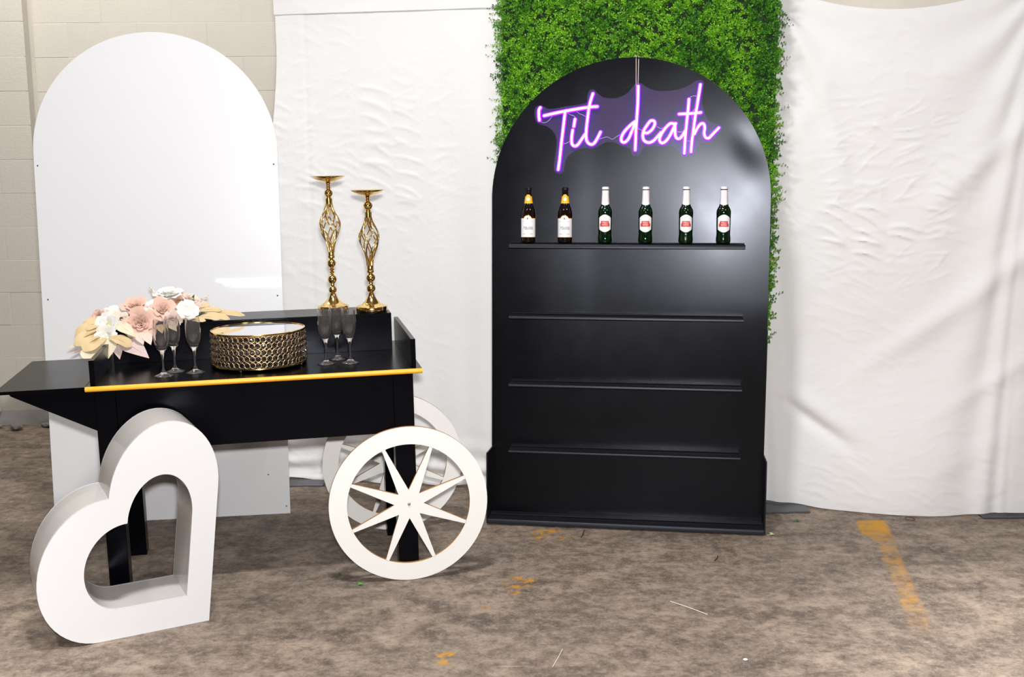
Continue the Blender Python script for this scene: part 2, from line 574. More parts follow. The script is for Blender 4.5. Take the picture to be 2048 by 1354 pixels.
CART = basis((-0.3742875, 3.8068875, 0.0), (0.97823973, 0.20717529, 0.01119977), (-0.20718828, 0.97830109, 0.0), (-0.01095674, -0.00232046, 0.99993728))
BARCH = basis((-0.0916, 4.5231, 0.0), (0.98959242, -0.1438987, 0.0), (0.14363976, 0.98781169, -0.05996401), (0.00862874, 0.05933993, 0.99820054))
WARCH = basis((-1.9485, 4.4461125, 0.0), (0.99011807, 0.14023623, 0.0), (-0.13998556, 0.98834825, -0.05976437), (-0.00838113, 0.05917378, 0.99821251))


def at_cart(a, b, z):
    """upright placing of a thing that stands on the cart: cart axes, origin at (a, b, z) of the cart"""
    mx = CART.copy()
    mx.translation = CART @ Vector((a, b, z))
    return mx


# ------------------------------------------------------------------ the setting
RX0, RX1, RY0, RY1, RZ = -4.6, 4.6, -5.0, 6.45, 4.4


def struct(name, vf, mk, parent=None):
    o = MB().add(vf).build(name, mk, parent, angle=None)
    if parent is None:
        o['kind'] = 'structure'
    return o


struct('floor', box(RX0, RX1, RY0, RY1 + 0.2, -0.1, 0.0), 'floor')
struct('ceiling', box(RX0, RX1, RY0, RY1 + 0.2, RZ, RZ + 0.1), 'ceiling')
wall_back = struct('wall_back', box(RX0, RX1, RY1, RY1 + 0.2, 0, RZ), 'mortar')
struct('wall_left', box(RX0 - 0.1, RX0, RY0, RY1 + 0.2, 0, RZ), 'room')
struct('wall_right', box(RX1, RX1 + 0.1, RY0, RY1 + 0.2, 0, RZ), 'room')
struct('wall_front', box(RX0, RX1, RY0 - 0.1, RY0, 0, RZ), 'room')

# painted blocks of the back wall; the ones left of x = -2.75 form a shallow pier
BW, BH, BD = 0.40, 0.1925, 0.0022
blk = MB().add(box(-BW / 2 + 0.0015, BW / 2 - 0.0015, -BD, 0.004, 0.0012, BH - 0.0012, 0.0018)).mesh('block', 'block', 30)
blk_h = MB().add(box(-BW / 4 + 0.0015, BW / 4 - 0.0015, -BD, 0.004, 0.0012, BH - 0.0012, 0.0018)).mesh('block_half', 'block', 30)
pier = MB().add(box(-3.9, -2.76, RY1 - 0.09, RY1, 0, 3.46)).build('pier', 'mortar', wall_back, angle=None)
for row in range(18):
    z = row * BH
    x = -2.74
    if row % 2:
        link('block', blk_h, wall_back, (x + BW / 4, RY1 + random.uniform(0, 0.002), z))
        x += BW / 2
    while x < -1.0:
        link('block', blk, wall_back, (x + BW / 2, RY1 + random.uniform(0, 0.002), z))
        x += BW
    x = -2.75
    if row % 2:
        link('block', blk_h, wall_back, (x - BW / 4, RY1 - 0.09 + random.uniform(0, 0.002), z))
        x -= BW / 2
    while x > -3.5:
        link('block', blk, wall_back, (x - BW / 2, RY1 - 0.09 + random.uniform(0, 0.002), z))
        x -= BW
curb = MB()
# glowing strip added behind the photographer, mirrored as glare on the white arch
o = struct('added_glow_strip_1', box(-1.10, -0.28, RY0, RY0 + 0.012, 1.085, 1.185), 'glow_strip')
n = 60
cv, cf = [], []
for i in range(n + 1):
    x = -3.9 + 3.2 * i / n
    j = 0.012 * noise.noise((x * 4, 0, 0)) + 0.006 * noise.noise((x * 15, 3, 0))
    cv += [(x, RY1 - 0.20 + j, 0.0), (x, RY1 - 0.19 + j, 0.025 + j * 0.5), (x, RY1 - 0.13, 0.055 + j * 0.6), (x, RY1 - 0.02, 0.075)]
for i in range(n):
    for k in range(3):
        cf.append((i * 4 + k, i * 4 + k + 1, i * 4 + k + 5, i * 4 + k + 4))
curb.add((cv, cf))
tag(curb.build('baseboard_back', 'curb', angle=50), kind='structure')

pb = MB().add(box(-0.07, 0.07, -0.012, 0.012, 0, 0.85, 0.003)).build('board', 'post_white', None, loc=(-3.105, RY1 - 0.15, 0.063), rot=(0, -0.06, 0))
tag(pb, 'narrow white board standing on end against the block wall beyond the cart', 'board')


# crumbled concrete along the foot of the wall
def rubble(name, x, y, s, seed):
    rnd = random.Random(seed)
    v, f = ico(s, 1, (0, 0, s * 0.28), (1.4, 0.9, 0.45))
    v = [tuple(c * rnd.uniform(0.75, 1.2) for c in p) for p in v]
    mz = min(p[2] for p in v)
    v = [(p[0], p[1], p[2] - mz) for p in v]
    return MB().add((v, f)).build(name, 'curb', None, angle=20, loc=(x, y, 0), rot=(0, 0, rnd.uniform(0, 3)))


for x, y, s, lb in ((-2.87, 6.13, 0.045, 'largest dark concrete crumb on the floor by the foot of the wall'),
                    (-2.72, 6.19, 0.032, 'small dark concrete crumb by the wall, nearest the white arch'),
                    (-2.99, 6.16, 0.025, 'small concrete crumb by the wall, nearest the white board')):
    tag(rubble('concrete_crumb', x, y, s, int(s * 1e4)), lb, 'rubble', 'concrete crumbs along the wall')


# ------------------------------------------------------------------ cloth backdrops
def cloth_y(x):
    return 5.12 - 0.18 * (x + 1.15)


CN = Vector((0.18, 1, 0)).normalized()


def sstep(a, b, t):
    t = max(0.0, min(1.0, (t - a) / (b - a)))
    return t * t * (3 - 2 * t)


def wrinkle(x, z, col, seed):
    """short level creases that stop at the fold lines of the cloth"""
    c = math.floor(x / col)
    t = (x / col) - c
    win = math.sin(PI * t) ** 0.5
    n1 = noise.noise((x * 2.5 + c * 7.31, z * 15 + c * 3.7 + 0.9 * t * t, seed))
    n2 = noise.noise((x * 5 + c * 5.1, z * 34 + c * 1.7, seed + 9))
    n3 = noise.noise((x * 4 + z * 5 + c * 2.3, z * 20 - x * 9, seed + 4))
    r = max(0.0, 0.22 - abs(n1)) / 0.22
    q = max(0.0, 0.14 - abs(n3)) / 0.14
    gate = sstep(-0.05, 0.25, noise.noise((x * 3.1, z * 3.7, seed + 2)))
    return win * (0.75 * r * r * gate + 0.35 * q * q * (1 - gate) + 0.30 * max(0, n2))


def cloth_mesh(x0, x1, ztop, zbot, disp, nx, nz, flare=0.0):
    v, f = [], []
    for j in range(nz + 1):
        for i in range(nx + 1):
            x = x0 + (x1 - x0) * i / nx
            zb, zt = zbot(x), ztop(x)
            z = zb + (zt - zb) * j / nz
            if flare:
                x -= flare * (1 - i / nx) ** 6 * sstep(2.05, 1.35, z)
            p = Vector((x, cloth_y(x), z)) - CN * disp(x, z)
            v.append(tuple(p))
    for j in range(nz):
        for i in range(nx):
            k = j * (nx + 1) + i
            f.append((k, k + 1, k + nx + 2, k + nx + 1))
    return v, f


def disp_left(x, z):
    d = 0.010 * noise.noise((x * 1.6, z * 0.8, 2.0))
    d += 0.0050 * wrinkle(x + 0.07, z, 0.155, 1.0) * sstep(-0.02, -0.35, x) * (0.45 + 0.9 * sstep(0.9, 1.5, z) * sstep(2.15, 1.7, z) + 0.5 * sstep(0.6, 0.1, z))
    w = sstep(-0.45, -0.05, x)
    d += w * 0.012 * math.sin((x + 0.10 * z * (1 - w)) * 42 + 2.0 * noise.noise((x * 2, z * 0.7, 5)))
    d += 0.02 * sstep(0.35, 0.0, z) * (0.5 + noise.noise((x * 5, z * 6, 3)))
    d += 0.010 * sstep(0.30, 0.0, z) * math.sin(z * 70 + 3 * noise.noise((x * 4, z * 5, 7)))
    d += 0.004 * math.exp(-((x + 0.93) / 0.012) ** 2) * -0.5
    return d


def disp_right(x, z):
    xc, h = 1.60, 0.54
    t = (x - xc) / h
    d = 0.012 * noise.noise((x * 1.5, z * 0.9, 12.0))
    if abs(t) < 1:
        c = max(0.02, 2.24 - z) / (1.0 - t * t + 0.10)
        amp = 0.008 * sstep(0.0, 0.35, c) * (0.35 + 0.65 * sstep(0.1, 0.6, abs(t)))
        d += (1 - sstep(0.75, 1.0, abs(t))) * amp * math.sin(9.0 * math.log(c + 0.15) + 1.3 * noise.noise((x * 1.7, z * 1.3, 4.0)) + 0.6)
    e = sstep(0.85, 1.05, abs(t))
    d += e * 0.0015 * math.sin(x * 50 + 2 * noise.noise((x * 3, z, 6)))
    m = sstep(0.75, 0.35, abs(t))
    d += 0.010 * wrinkle(x, z, 0.145, 21.0) * m * (sstep(1.95, 1.6, z) * sstep(0.9, 1.2, z) + 0.35)
    d += 0.003 * wrinkle(x + 0.05, z, 0.145, 31.0)
    d += 0.012 * max(0, noise.noise(((x + z) * 2.2, (x - z) * 5.0, 8.0))) * sstep(0.3, 0.7, abs(t))
    # long soft folds falling from the far corner
    for (xa, za, xb, zb_, wd, am) in ((2.50, 1.52, 1.52, 0.62, 0.050, 0.016), (2.50, 2.20, 1.72, 1.28, 0.045, 0.012), (1.12, 2.15, 1.42, 1.35, 0.045, 0.013), (2.50, 1.06, 1.85, 0.45, 0.040, 0.010)):
        lx, lz = xb - xa, zb_ - za
        L = math.hypot(lx, lz)
        s_ = ((x - xa) * lx + (z - za) * lz) / (L * L)
        dd = ((x - xa) * lz - (z - za) * lx) / L + 0.05 * math.sin(PI * s_)
        d += am * math.exp(-(dd / wd) ** 2) * sstep(-0.05, 0.15, s_) * sstep(1.15, 0.7, s_)
    # the slack fold running down from beside the black arch
    u = (x - 1.20) * 0.83 + (0.46 - z) * 0.55
    w = (x - 1.20) * 0.55 - (0.46 - z) * 0.83
    d -= 0.020 * math.exp(-(w / 0.028) ** 2) * sstep(-0.10, 0.10, u) * sstep(0.40, 0.20, u)
    d += 0.012 * math.exp(-((w - 0.06) / 0.04) ** 2) * sstep(-0.10, 0.10, u) * sstep(0.40, 0.20, u)
    d += (0.035 + 0.085 * math.exp(-((x - 1.70) / 0.38) ** 2)) * sstep(0.75, 0.0, z)
    return d


left = MB().add(cloth_mesh(-1.064, 0.20, lambda x: 2.62, lambda x: 0.012 + 0.006 * math.sin(x * 23), disp_left, 170, 330, 0.060)).build('backdrop_cloth', 'cloth', angle=60)
tag(left, 'flat creased white cloth backdrop hanging between the white arch and the leaf panel', 'cloth')


def hem_z(x):
    return 2.176 + 0.001 * (x + 1.06)


hem = MB().add(cloth_mesh(-1.067, 0.20, lambda x: 2.63, hem_z, lambda x, z: disp_left(x, z) + 0.007 + 0.004 * noise.noise((x * 6 - z * 9, z * 12, 1)), 110, 30)).build('hem', 'cloth', left, angle=60)


def top_right(x):
    t = (x - 1.60) / 0.54
    return 2.122 + 0.13 * t * t if abs(t) < 1 else 2.252 + 0.25 * sstep(2.14, 2.5, x)


right = MB().add(cloth_mesh(1.07, 2.95, top_right, lambda x: 0.005 + 0.014 * (sstep(1.40, 1.15, x) + sstep(1.85, 2.1, x)), disp_right, 230, 320)).build('backdrop_cloth', 'cloth', angle=60)
tag(right, 'draped white cloth backdrop hanging in wide swags to the right of the leaf panel', 'cloth')


# the stands that carry the cloth
def stand(x0, x1, y0, label):
    yc = cloth_y((x0 + x1) / 2) + 0.10
    t = thing('backdrop_stand', label, 'stand', Matrix.Translation(((x0 + x1) / 2, yc, 0)), 'steel stands under the cloth backdrops')
    w = (x1 - x0) / 2
    MB().add(box(-w, w, y0 - yc, y0 - yc + 0.44, 0, 0.009, 0.002)).build('base_plate', 'steel', t)
    MB().add(tube([(0, 0, 0.009), (0, 0, 2.75)], 0.02, 12)).build('pole', 'steel', t)
    return t


stand(-1.12, -0.897, 4.975, 'grey steel stand whose base plate shows under the cloth beside the cart wheel')
stand(0.88, 1.290, 4.538, 'grey steel stand whose base plate shows beside the foot of the black arch')
stand(2.00, 2.40, 4.445, 'grey steel stand whose base plate shows at the far end of the draped cloth')


# ------------------------------------------------------------------ leaf panel behind the black arch
HX = Vector((1, -0.18, 0)).normalized()
hedge_o = Vector((-0.035, cloth_y(-0.035) - 0.10, 0))
hedge = thing('leaf_panel', 'bright green artificial boxwood wall panel standing behind the black arch', 'hedge panel', basis(hedge_o, HX, CN, (0, 0, 1)))
HW = 1.152
MB().add(box(0, HW, 0.0, 0.03, 0.0, 2.75)).build('backing', 'backing', hedge, angle=None)


def hedge_leaves():
    rnd = random.Random(11)
    v, f = [], []
    inv = basis(hedge_o, HX, CN, (0, 0, 1)).inverted()
    arch_c = inv @ (BARCH @ Vector((0.57, 0, 1.362)))

    def sprig(p, d, n, ln, lf):
        d = d.normalized()
        side = d.cross(Vector((rnd.uniform(-1, 1), rnd.uniform(-1, 1), rnd.uniform(-1, 1)))).normalized()
        other = d.cross(side)
        for k in range(n):
            t = (k + 0.6) / n
            a = k * 2.4 + rnd.uniform(-0.4, 0.4)
            out = (side * math.cos(a) + other * math.sin(a)) * 0.85 + d * (0.35 + 0.5 * t)
            out.normalize()
            b = p + d * (ln * t)
            L = lf * rnd.uniform(0.75, 1.25)
            w = out.cross(d + Vector((0.01, 0.02, 0.03))).normalized() * (L * 0.30)
            nn = out.cross(w).normalized() * (L * 0.10)
            o = len(v)
            m = b + out * (L * 0.55)
            v.extend((tuple(b), tuple(m + w + nn), tuple(b + out * L), tuple(m - w + nn)))
            f.append((o, o + 1, o + 2))
            f.append((o, o + 2, o + 3))

    def hidden(x, z):
        dx, dz = x - arch_c.x, z - 1.362
        return (z > 1.362 and dx * dx + dz * dz < 0.40 ** 2) or (z <= 1.362 and abs(dx + 0.0) < 0.45)

    cnt = 0
    while cnt < 7200:
        x, z = rnd.uniform(-0.005, HW + 0.005), rnd.uniform(0.75, 2.50)
        if hidden(x, z):
            continue
        cnt += 1
        bump = 0.5 + 0.5 * noise.noise((x * 11, z * 11, 0))
        d = Vector((rnd.gauss(0, 0.55), -1.0, rnd.gauss(0.25, 0.6)))
        sprig(Vector((x, -0.002 - 0.028 * bump * rnd.random(), z)), d, rnd.randint(8, 12), rnd.uniform(0.028, 0.05) * (0.7 + 0.6 * bump), 0.0118)
    for e in range(330):                      # wisps that stick out past the edges
        z = rnd.uniform(0.85, 2.45)
        if e % 3 < 2:
            x, sx = 0.0, -1
        else:
            x, sx = HW, 1
        if sx < 0 and z < 1.5:
            continue
        big = rnd.random() < 0.25
        d = Vector((sx * rnd.uniform(0.5, 1.0), -0.5, rnd.gauss(0.0, 0.35)))
        sprig(Vector((x - sx * 0.01, -0.015, z)), d, 14 if big else 9, rnd.uniform(0.05, 0.085) if big else rnd.uniform(0.025, 0.045), 0.010 if big else 0.0125)
    return v, f


hl = MB().add(hedge_leaves())
me = bpy.data.meshes.new('foliage')
me.from_pydata(hl.v, [], hl.f)
me.materials.append(M['hedge'])
fo = link('foliage', me, hedge)
fo['kind'] = 'stuff'


# ------------------------------------------------------------------ arches
def arch_panel(w, spring, b0, b1, ncol=72, nrow=40, disp=None):
    """upright panel with a round top; the front may bulge by disp(a, z) towards the viewer"""
    r = w / 2
    v, f = [], []
    N = ncol + 1
    for side in (0, 1):
        for j in range(nrow + 1):
            for i in range(N):
                a = r - r * math.cos(PI * i / ncol)
                top = spring + math.sqrt(max(0.0, r * r - (a - r) ** 2))
                z = top * j / nrow
                d = disp(a, z) if disp else 0.0
                v.append((a, (b0 if side == 0 else b1) - d, z))
    S = N * (nrow + 1)
    for j in range(nrow):
        for i in range(ncol):
            k = j * N + i
            f.append((k, k + 1, k + N + 1, k + N))
            f.append((S + k, S + k + N, S + k + N + 1, S + k + 1))
    for i in range(ncol):
        f.append((i, S + i, S + i + 1, i + 1))
        k = nrow * N + i
        f.append((k, k + 1, S + k + 1, S + k))
    for j in range(nrow):
        k = j * N
        f.append((k, k + N, S + k + N, S + k))
        k = j * N + ncol
        f.append((k, S + k, S + k + N, k + N))
    return v, f


WW = 0.9828
warch = thing('arch_panel', 'tall plain white round-topped arch panel standing behind the cart', 'arch panel', WARCH)
MB().add(arch_panel(WW, 1.563, 0.0, 0.02)).build('panel', 'white_gloss', warch)
# a strut behind that holds it up
MB().add(tube([(WW / 2, 0.02, 1.2), (WW / 2, 0.38, 0.02)], 0.015, 8)).add(box(WW / 2 - 0.15, WW / 2 + 0.15, 0.345, 0.38, 0.022, 0.05)).build('rear_strut', 'white_gloss', warch)
for a, z in ((0.014, 1.512), (0.966, 1.512), (0.024, 0.960), (0.962, 0.955), (0.031, 0.483), (0.953, 0.483), (0.895, 0.176), (0.036, 0.06), (0.967, 0.033)):
    MB().add(lathe([(0.0, 0.0), (0.0034, 0.0), (0.0034, 0.001), (0.0, 0.0018)], 10)).build('screw', 'screw', warch, loc=(a, 0, z), rot=(PI / 2, 0, 0))

BWD = 1.1406


def disp_arch(a, z):
    q = max(0.0, a - 0.40)
    d = (0.046 * (math.sqrt(q * q + 0.01) - 0.1)) * sstep(0.25, 0.95, z) + 0.003 * noise.noise((a * 2.3, z * 1.6, 3.3))
    rr = ((a - 1.055) / 0.09) ** 2 + ((z - 1.575) / 0.10) ** 2 + 0.9 * ((a - 1.055) / 0.09) * ((z - 1.575) / 0.10)
    d -= 0.0035 * math.exp(-rr * 2.0)
    return d


barch = thing('shelf_arch', 'black round-topped arch shelf display leaning in front of the green leaf panel', 'shelf display', BARCH)
MB().add(arch_panel(BWD, 1.362, 0.0, 0.018, 90, 70, disp_arch)).build('panel', 'black_arch', barch)
SHELF_TOP = 1.1755


def ledge(x0, x1, top, depth, th, rise):
    """folded sheet-metal ledge: level top, small front lip with a rounded edge"""
    r = th * 0.3
    prof = [(0.0, top + rise), (-depth + r, top), (-depth + r * 0.3, top - r * 0.3), (-depth, top - r), (-depth, top - th), (-depth + 0.002, top - th), (-depth + 0.002, top - th * 0.55), (0.0, top + rise - th * 0.5)]
    n = len(prof)
    v = [(a, b, z) for a in (x0, x1) for b, z in prof]
    f = [tuple(range(n)), tuple(range(2 * n - 1, n - 1, -1))] + [(k, (k + 1) % n, (k + 1) % n + n, k + n) for k in range(n)]
    return v, f


for top, th in ((SHELF_TOP, 0.0150), (0.8800, 0.0100), (0.5960, 0.0090), (0.3160, 0.0080)):
    sh = MB().add(ledge(0.0883, 1.0395, top, 0.115, th, 0.005)).build('shelf', 'black_shelf_sheen', barch, angle=50)
    MB().add(box(0.0883, 1.0395, -0.045, 0.0, top + 0.005, top + 0.0075, 0.0008)).build('back_flange', 'black_shelf_sheen', sh)
bs = MB().add(ledge(0.0, BWD, 0.020, 0.112, 0.020, 0.004)).build('base_shelf', 'black_shelf_sheen', barch, angle=50)
MB().add(box(0.004, BWD - 0.004, -0.050, 0.0, 0.024, 0.0265, 0.0008)).build('back_flange', 'black_shelf_sheen', bs)
for x0, x1 in ((-0.006, 0.0), (BWD, BWD + 0.006)):
    MB().add(box(x0, x1, -0.112, 0.018, 0.0, 0.303, 0.001)).build('side_panel', 'black_shelf_sheen', barch)
MB().add(tube([(BWD / 2, 0.018, 1.4), (BWD / 2, 0.20, 0.02)], 0.012, 8)).build('rear_strut', 'black_plain', barch)

# ------------------------------------------------------------------ neon sign
NEON = [
    [(0.2065, 1.7317), (0.2011, 1.7208), (0.2006, 1.6988), (0.2032, 1.6815)],
    [(0.2227, 1.6992), (0.2913, 1.7134), (0.3611, 1.7250), (0.4149, 1.7321), (0.4395, 1.7333)],
    [(0.3088, 1.7132), (0.3013, 1.6476), (0.2938, 1.5817), (0.2878, 1.5220), (0.2820, 1.4803)],
    [(0.3497, 1.6830), (0.3473, 1.6690), (0.3449, 1.6549)],
    [(0.3406, 1.6393), (0.3375, 1.6190), (0.3361, 1.6002), (0.3385, 1.5829), (0.3497, 1.5750), (0.3624, 1.5812), (0.3765, 1.6014), (0.3906, 1.6216)],
    [(0.4216, 1.7848), (0.4121, 1.7554), (0.4055, 1.7244), (0.4011, 1.6871), (0.3967, 1.6466), (0.3954, 1.6153), (0.3998, 1.5934), (0.4116, 1.5823), (0.4259, 1.5838), (0.4399, 1.6024), (0.4539, 1.6304)],
    [(0.5929, 1.6711), (0.5809, 1.6619), (0.5637, 1.6461), (0.5465, 1.6250), (0.5386, 1.6037), (0.5415, 1.5917), (0.5537, 1.5889), (0.5683, 1.6034), (0.5800, 1.6300), (0.5891, 1.6539), (0.5942, 1.6711)],
    [(0.6043, 1.8114), (0.6038, 1.7519), (0.6007, 1.6883), (0.5975, 1.6325), (0.5967, 1.5899), (0.5958, 1.5578)],
    [(0.6284, 1.6269), (0.6445, 1.6254), (0.6630, 1.6398), (0.6733, 1.6609), (0.6691, 1.6729), (0.6558, 1.6731), (0.6400, 1.6533), (0.6283, 1.6322), (0.6259, 1.6109), (0.6315, 1.5949), (0.6477, 1.5868), (0.6664, 1.5919), (0.6848, 1.6104), (0.6979, 1.6262)],
    [(0.7479, 1.6615), (0.7346, 1.6616), (0.7163, 1.6446), (0.7007, 1.6209), (0.6930, 1.5997), (0.6986, 1.5863), (0.7106, 1.5862), (0.7250, 1.5994), (0.7405, 1.6258), (0.7508, 1.6495), (0.7572, 1.6614)],
    [(0.7545, 1.6614), (0.7548, 1.6442), (0.7553, 1.6177), (0.7622, 1.6030), (0.7729, 1.6016), (0.7833, 1.6121), (0.7936, 1.6306)],
    [(0.8079, 1.7570), (0.8052, 1.7175), (0.8008, 1.6701), (0.7965, 1.6173), (0.7945, 1.5776), (0.7933, 1.5431)],
    [(0.7698, 1.6990), (0.8108, 1.7003), (0.8556, 1.7043)],
    [(0.8521, 1.8140), (0.8429, 1.7486), (0.8335, 1.6856), (0.8268, 1.6249), (0.8222, 1.5853), (0.8198, 1.5482)],
    [(0.8322, 1.6196), (0.8436, 1.6433), (0.8565, 1.6590), (0.8684, 1.6588), (0.8726, 1.6430), (0.8704, 1.6219), (0.8760, 1.6060), (0.8880, 1.6019), (0.8996, 1.6124), (0.9125, 1.6267), (0.9279, 1.6424)],
]
OUTLINE = [(0.1813, 1.7032), (0.1813, 1.7220), (0.1892, 1.7376), (0.2037, 1.7422), (0.2261, 1.7340), (0.2454, 1.7275), (0.3156, 1.7376), (0.3918, 1.7490), (0.3964, 1.7692), (0.4025, 1.7940), (0.4135, 1.8032), (0.4261, 1.8030), (0.4389, 1.7888), (0.4580, 1.7746), (0.4833, 1.7680), (0.5148, 1.7675), (0.5430, 1.7764), (0.5709, 1.7946), (0.5667, 1.7933), (0.5826, 1.8116), (0.5918, 1.8247), (0.6038, 1.8277), (0.6172, 1.8248), (0.6307, 1.8148), (0.6523, 1.8026), (0.6844, 1.7942), (0.7244, 1.7923), (0.7641, 1.7969), (0.8036, 1.8121), (0.8297, 1.8288), (0.8428, 1.8343), (0.8559, 1.8341), (0.8653, 1.8256), (0.8657, 1.8072), (0.8610, 1.7758), (0.8604, 1.7442), (0.8675, 1.7178), (0.8746, 1.6940), (0.8855, 1.6754), (0.9042, 1.6633), (0.9280, 1.6591), (0.9414, 1.6497), (0.9417, 1.6352), (0.9290, 1.6142), (0.9135, 1.5985), (0.9005, 1.5867), (0.8874, 1.5850), (0.8715, 1.5830), (0.8531, 1.5752), (0.8428, 1.5593), (0.8393, 1.5381), (0.8275, 1.5315), (0.8115, 1.5316), (0.7956, 1.5251), (0.7795, 1.5332), (0.7712, 1.5519), (0.7603, 1.5653), (0.7441, 1.5720), (0.7121, 1.5710), (0.6746, 1.5726), (0.6424, 1.5715), (0.6237, 1.5636), (0.6172, 1.5450), (0.6080, 1.5343), (0.5972, 1.5322), (0.5836, 1.5385), (0.5780, 1.5586), (0.5670, 1.5681), (0.5427, 1.5723), (0.5297, 1.5821), (0.5075, 1.5901), (0.4821, 1.5919), (0.4601, 1.5842), (0.4412, 1.5719), (0.4158, 1.5642), (0.3935, 1.5691), (0.3744, 1.5661), (0.3458, 1.5553), (0.3204, 1.5350), (0.3093, 1.5130), (0.3047, 1.4877), (0.3016, 1.4719), (0.2888, 1.4625), (0.2727, 1.4673), (0.2630, 1.4832), (0.2659, 1.5195), (0.2721, 1.5637), (0.2735, 1.5984), (0.2669, 1.6236), (0.2523, 1.6427), (0.2298, 1.6586), (0.2040, 1.6652), (0.1879, 1.6779)]
WIRES = [
    [(0.2049, 1.6801), (0.2146, 1.6722), (0.2306, 1.6736), (0.2433, 1.6828), (0.2561, 1.6984)],
    [(0.3166, 1.7133), (0.3262, 1.7038), (0.3421, 1.6989), (0.3533, 1.6878), (0.3550, 1.6753)],
    [(0.3547, 1.7159), (0.3675, 1.7064), (0.3834, 1.7000), (0.3946, 1.6921)],
    [(0.3015, 1.5865), (0.3143, 1.5880), (0.3302, 1.5973)],
    [(0.4446, 1.5994), (0.4603, 1.6071), (0.4824, 1.6116), (0.5014, 1.6020), (0.5171, 1.6113), (0.5327, 1.6205)],
    [(0.3875, 1.5937), (0.3939, 1.5905), (0.4067, 1.5872)],
    [(0.6066, 1.6459), (0.6147, 1.6391), (0.6255, 1.6377)],
    [(0.6761, 1.6505), (0.6842, 1.6504), (0.6949, 1.6436), (0.7056, 1.6449)],
    [(0.7617, 1.6310), (0.7751, 1.6283), (0.7909, 1.6334)],
    [(0.8098, 1.7572), (0.8149, 1.7676), (0.8253, 1.7714), (0.8385, 1.7699)],
    [(0.8341, 1.7253), (0.8226, 1.7070), (0.8204, 1.6859), (0.8274, 1.6647)],
    [(0.8022, 1.5936), (0.8102, 1.5922), (0.8195, 1.5934)],
]
SGN = Vector((0.57, -0.018, 1.462))
smx = BARCH.copy()
smx.translation = BARCH @ SGN
sign = thing('neon_sign', 'lit violet neon script sign reading Til death, hung on the black arch', 'neon sign', smx)
ol = [(p.x - SGN.x, p.y - SGN.z) for p in catmull([(a, z, 0) for a, z in OUTLINE], 2, True)]
acr = MB().add(fill_prism(ol, -0.006, -0.011))
acr.m = [0] * (len(acr.f) - len(ol)) + [1] * len(ol)
acr.build('acrylic_panel', ['acrylic', 'acrylic_edge'], sign, angle=50)
for s in NEON:
    path = [Vector((p.x - SGN.x, 0.0, p.z - SGN.z)) for p in catmull([(a, 0, z) for a, z in s], 5)]
    jk = MB().add(capped_tube([p + Vector((0, -0.0175, 0)) for p in path], 0.0092, 10)).build('neon_tube', 'neon_jacket', sign, angle=80)
    MB().add(capped_tube([p + Vector((0, -0.0222, 0)) for p in path], 0.0056, 10)).build('lit_strip', 'neon_core', jk, angle=80)
for s in WIRES:
    path = [Vector((p.x - SGN.x, -0.0145, p.z - SGN.z)) for p in catmull([(a, 0, z) for a, z in s], 4)]
    MB().add(tube(path, 0.0011, 6)).build('wire', 'wire', sign, angle=80)
cordb = MB()
for pts in ([(0.599, 0.03, 1.90), (0.597, 0.022, 1.9335), (0.5934, 0.0, 1.937), (0.5934, -0.006, 1.925), (0.5955, -0.020, 1.80), (0.597, -0.026, 1.73), (0.601, -0.0275, 1.66)],
            [(0.602, 0.03, 1.90), (0.603, 0.022, 1.9335), (0.6035, 0.0, 1.937), (0.6035, -0.006, 1.925), (0.603, -0.020, 1.82), (0.6035, -0.0295, 1.80), (0.6015, -0.0300, 1.805)]):
    cordb.add(tube(catmull([(a - SGN.x, b - SGN.y, z - SGN.z) for a, b, z in pts], 4), 0.0016, 6))
cordb.build('hanging_cord', 'cord', sign, angle=80)


# ------------------------------------------------------------------ bottles on the top shelf
def wrap(R, w, lo, hi, n=18, rows=6, off=0.0):
    """curved patch on a cylinder, facing -y; lo(s), hi(s) with s from -1 to 1 over half-width w (metres of arc)"""
    v, f = [], []
    for i in range(n + 1):
        s = -1 + 2 * i / n
        for j in range(rows + 1):
            z = lo(s) + (hi(s) - lo(s)) * j / rows
            r = (R(z) if callable(R) else R) + off
            t = s * w / (R((lo(0) + hi(0)) / 2) if callable(R) else R)
            v.append((r * math.sin(t), -r * math.cos(t), z))
    for i in range(n):
        for j in range(rows):
            k = i * (rows + 1) + j
            f.append((k, k + rows + 1, k + rows + 2, k + 1))
    return v, f


def wrap_text(body, size, R, z, off, shear=0.0, spacing=1.0, sx=1.0):
    v, f = text_mesh(body, size, shear, spacing)
    return [((R + off) * math.sin(p[0] * sx / R), -(R + off) * math.cos(p[0] * sx / R), p[2] + z) for p in v], f


def prof_at(prof):
    def R(z):
        for (r0, z0), (r1, z1) in zip(prof, prof[1:]):
            if z0 <= z <= z1 and z1 > z0:
                return r0 + (r1 - r0) * (z - z0) / (z1 - z0)
        return prof[-1][0]
    return R


def round_prof(p, k=4):
    q = catmull([(r, z, 0) for r, z in p], k)
    return [(max(0.0, a.x), a.y) for a in q]


def on_shelf(a):
    mx = BARCH.copy()
    mx.translation = BARCH @ Vector((a, -0.058, SHELF_TOP + 0.0055))
    return mx


